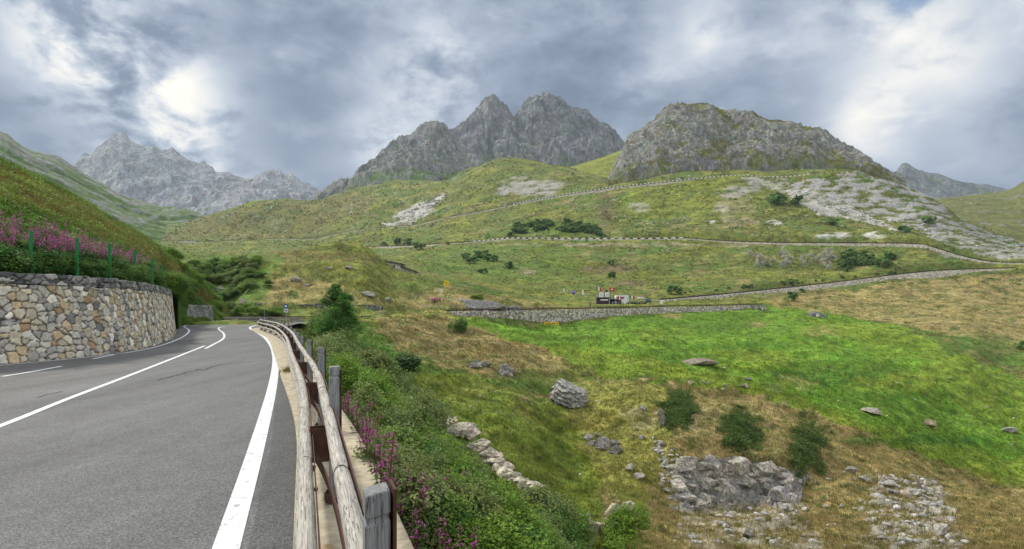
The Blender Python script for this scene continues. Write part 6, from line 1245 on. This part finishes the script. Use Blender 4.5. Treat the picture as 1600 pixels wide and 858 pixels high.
# camper van
D = DK + 6; s2 = D / F; t = thing('camper_van', at(971, D, zy(D, 475)), 'white camper van parked behind the snack bar awning', 'camper van')
pf = [(-10, 2), (-10, 11.5), (-8.5, 13.6), (8.5, 13.6), (10.5, 11), (10.5, 2)]; n = 6; mb = MB(); mb.add(np.array([(a * s2, -1.1, b * s2) for a, b in pf] + [(a * s2, 1.1, b * s2) for a, b in pf]), [tuple(range(n)), tuple(range(n, 2 * n))[::-1]] + [(i, n + i, n + (i + 1) % n, (i + 1) % n) for i in range(n)]); mb.build('body', M['white'], t, .05)
MB().box((1 * s2, -1.12, 9.6 * s2), (7 * s2, .05, 2.2 * s2)).build('window', M['glass'], t); MB().box((-6.5 * s2, -1.12, 9.6 * s2), (3 * s2, .05, 2.0 * s2)).build('window', M['glass'], t)
for p in (-6.5, 6.5):
    for y_ in (-1.05, 1.05): MB().tube([(p * s2, y_ - .1, .35), (p * s2, y_ + .1, .35)], .35, 14).build('wheel', M['rubber'], t)
# cars and motorbikes
def car(px, D, lab, mat, rz=0.2, base=475.5):
    t = thing('parked_car', at(px, D, zy(D, base)), lab, 'car', rz=rz)
    pf = [(-2.1, .35), (-2.15, .85), (-1.5, 1.0), (-1.0, 1.45), (.6, 1.48), (1.2, 1.0), (2.0, .85), (2.1, .35)]; n = len(pf); mb = MB(); mb.add(np.array([(a, -.85, b) for a, b in pf] + [(a, .85, b) for a, b in pf]), [tuple(range(n)), tuple(range(n, 2 * n))[::-1]] + [(i, n + i, n + (i + 1) % n, (i + 1) % n) for i in range(n)]); mb.build('body', M[mat], t, .08)
    MB().box((-.35, -.87, 1.2), (.85, .02, .32)).box((.5, -.87, 1.2), (.55, .02, .32)).build('side_window', M['glass'], t); MB().box((-1.30, 0, 1.22), (.04, 1.3, .36)).build('windscreen', M['glass'], t)
    for x in (-1.3, 1.3):
        for y_ in (-.8, .8): MB().tube([(x, y_ - .1, .33), (x, y_ + .1, .33)], .33, 14).build('wheel', M['rubber'], t)
    return t
car(1013, 212, 'dark blue car parked at the right of the snack bar terrace', 'carblue', 1.2, 474)
def motorbike(px, lab):
    t = thing('motorbike', at(px, 203, zy(203, 475.3)), lab, 'motorbike', 'motorbikes parked on the terrace', rz=random.uniform(-.4, .4))
    for x in (-.7, .7): MB().tube([(x, -.05, .32), (x, .05, .32)], .32, 14).build('wheel', M['rubber'], t)
    mb = MB(); mb.tube([(-.7, 0, .35), (-.2, 0, .75), (.3, 0, .85), (.7, 0, .4)], [.05, .12, .16, .05], 7).build('body', M['grey'], t); MB().box((-.25, 0, .9), (.7, .25, .12)).build('seat', M['dark'], t); MB().tube([(.45, -.35, 1.1), (.45, .35, 1.1)], .03, 6).build('handlebar', M['dark'], t)
for px in (985, 988.5, 992, 995.5, 1003, 1006): motorbike(px, 'motorbike in the row on the terrace between the flag and the blue car')
def parasol(px, D, lab, base=475):
    t = thing('parasol', at(px, D, zy(D, base)), lab, 'parasol'); MB().tube([(0, 0, 0), (0, 0, 2.3)], .03, 6).build('pole', M['grey'], t)
    a = np.linspace(0, 2 * np.pi, 9)[:-1]; V = [(0, 0, 2.6)] + [(1.5 * math.cos(x), 1.5 * math.sin(x), 1.95) for x in a] + [(1.45 * math.cos(x), 1.45 * math.sin(x), 1.9) for x in a] + [(0, 0, 2.5)]
    mb = MB(); mb.add(np.array(V), [(0, 1 + i, 1 + (i + 1) % 8) for i in range(8)] + [(17, 9 + (i + 1) % 8, 9 + i) for i in range(8)] + [(1 + i, 9 + i, 9 + (i + 1) % 8, 1 + (i + 1) % 8) for i in range(8)]); mb.build('canopy', M['galv'], t)
parasol(999, 206, 'grey parasol left of the dark blue car'); parasol(1003.5, 210, 'grey parasol behind the first one by the blue car')
def banner(px, y0, y1, D, lab, w=3.2):
    t = thing('upright_banner', at(px, D, zy(D, y1)), lab, 'banner'); s = D / F; h = (y1 - y0) * s; MB().box((0, 0, h / 2 + .1), (w * s, .08, h)).build('panel', M['white'], t); MB().box((0, .1, 0), (w * s * 1.4, .5, .15)).build('foot', M['kerb'], t)
banner(977, 465, 475, 200, 'tall cream banner in front of the camper van'); banner(1033.5, 469, 476, 203, 'cream banner at the right end of the terrace', 4)
banner(881, 451, 457.5, 232, 'leftmost thin white banner on the rise left of the snack bar', 1.8); banner(910.5, 453.5, 461, 228, 'white banner between the violet bundle and the snack bar', 2.6)
def table(px, y, D, lab, mat='white'):
    t = thing('picnic_table', at(px, D, zy(D, y)), lab, 'table'); MB().box((0, 0, .74), (1.7, .8, .06)).build('tabletop', M[mat], t)
    for x in (-.65, .65): MB().box((x, 0, .36), (.08, .6, .72)).build('leg', M['grey'], t)
    for y_ in (-.75, .75): MB().box((0, y_, .44), (1.7, .25, .05)).build('bench', M[mat], t)
table(878, 458.5, 232, 'white picnic table by the leftmost banner'); table(888.5, 459.5, 231, 'dark picnic table beside the violet bundle', 'dark'); table(916, 462.5, 226, 'grey green picnic table near the snack bar path', 'galv'); table(926, 464, 222, 'picnic table closest to the left of the snack bar', 'bark')
table(960, 475.5, 200, 'white picnic table under the awning'); table(969, 475.5, 201, 'pale picnic table left of the cream banner', 'galv')
for px, y, lab in ((896, 459.5, 'violet cloth bundle on the rise left of the snack bar'),):
    D = 230; V = rock_verts(JV, (1.1, .7, .75), 5, .2); o = mesh_np('cloth_bundle', V, JF, M['violet'], smooth=True); o.location = at(px, D, zy(D, y) + .3); tag(o, lab, 'bundle')
t = thing('wooden_rail', at(905, 236, zy(236, 456.3)), 'long dark wooden rail on the rise left of the snack bar', 'rail'); s = 236 / F; MB().box((0, 0, .55), (34 * s, .1, .22)).build('beam', M['rustline'], t)
for k in range(-4, 5): MB().box((k * 4 * s, 0, .2), (.12, .12, .8)).build('post', M['rustline'], t)
for px, lab in ((887.5, 'squat black post on the verge, the left one'), (922.5, 'squat black post on the verge left of the snack bar')):
    D = 188; t = thing('black_post', at(px, D, zy(D, 478.5)), lab, 'bollard'); MB().tube([(0, 0, 0), (0, 0, .75)], [.22, .16], 10).build('body', M['dark'], t); MB().tube([(0, 0, .75), (0, 0, 1.0)], [.2, .1], 10).build('cap', M['rubber'], t)
# low stone bench wall piece by the yard
# ------------------------------------------------------------------ haze
HAZE = 7e-5
if HAZE:
    m = bpy.data.materials.new('haze'); m.use_nodes = True; T = NT(m.node_tree); T.n.remove(T.n['Principled BSDF'])
    v = T.new('ShaderNodeVolumePrincipled'); v.inputs['Color'].default_value = (.70, .85, 1.0, 1); v.inputs['Density'].default_value = HAZE; v.inputs['Anisotropy'].default_value = .1
    T.l.new(v.outputs[0], T.n['Material Output'].inputs['Volume'])
    o = MB().box((0, 1500, 537), (13000, 6600, 1125)).build('haze', m); tag(o, 'thin blue mountain haze', 'haze', kind='stuff')
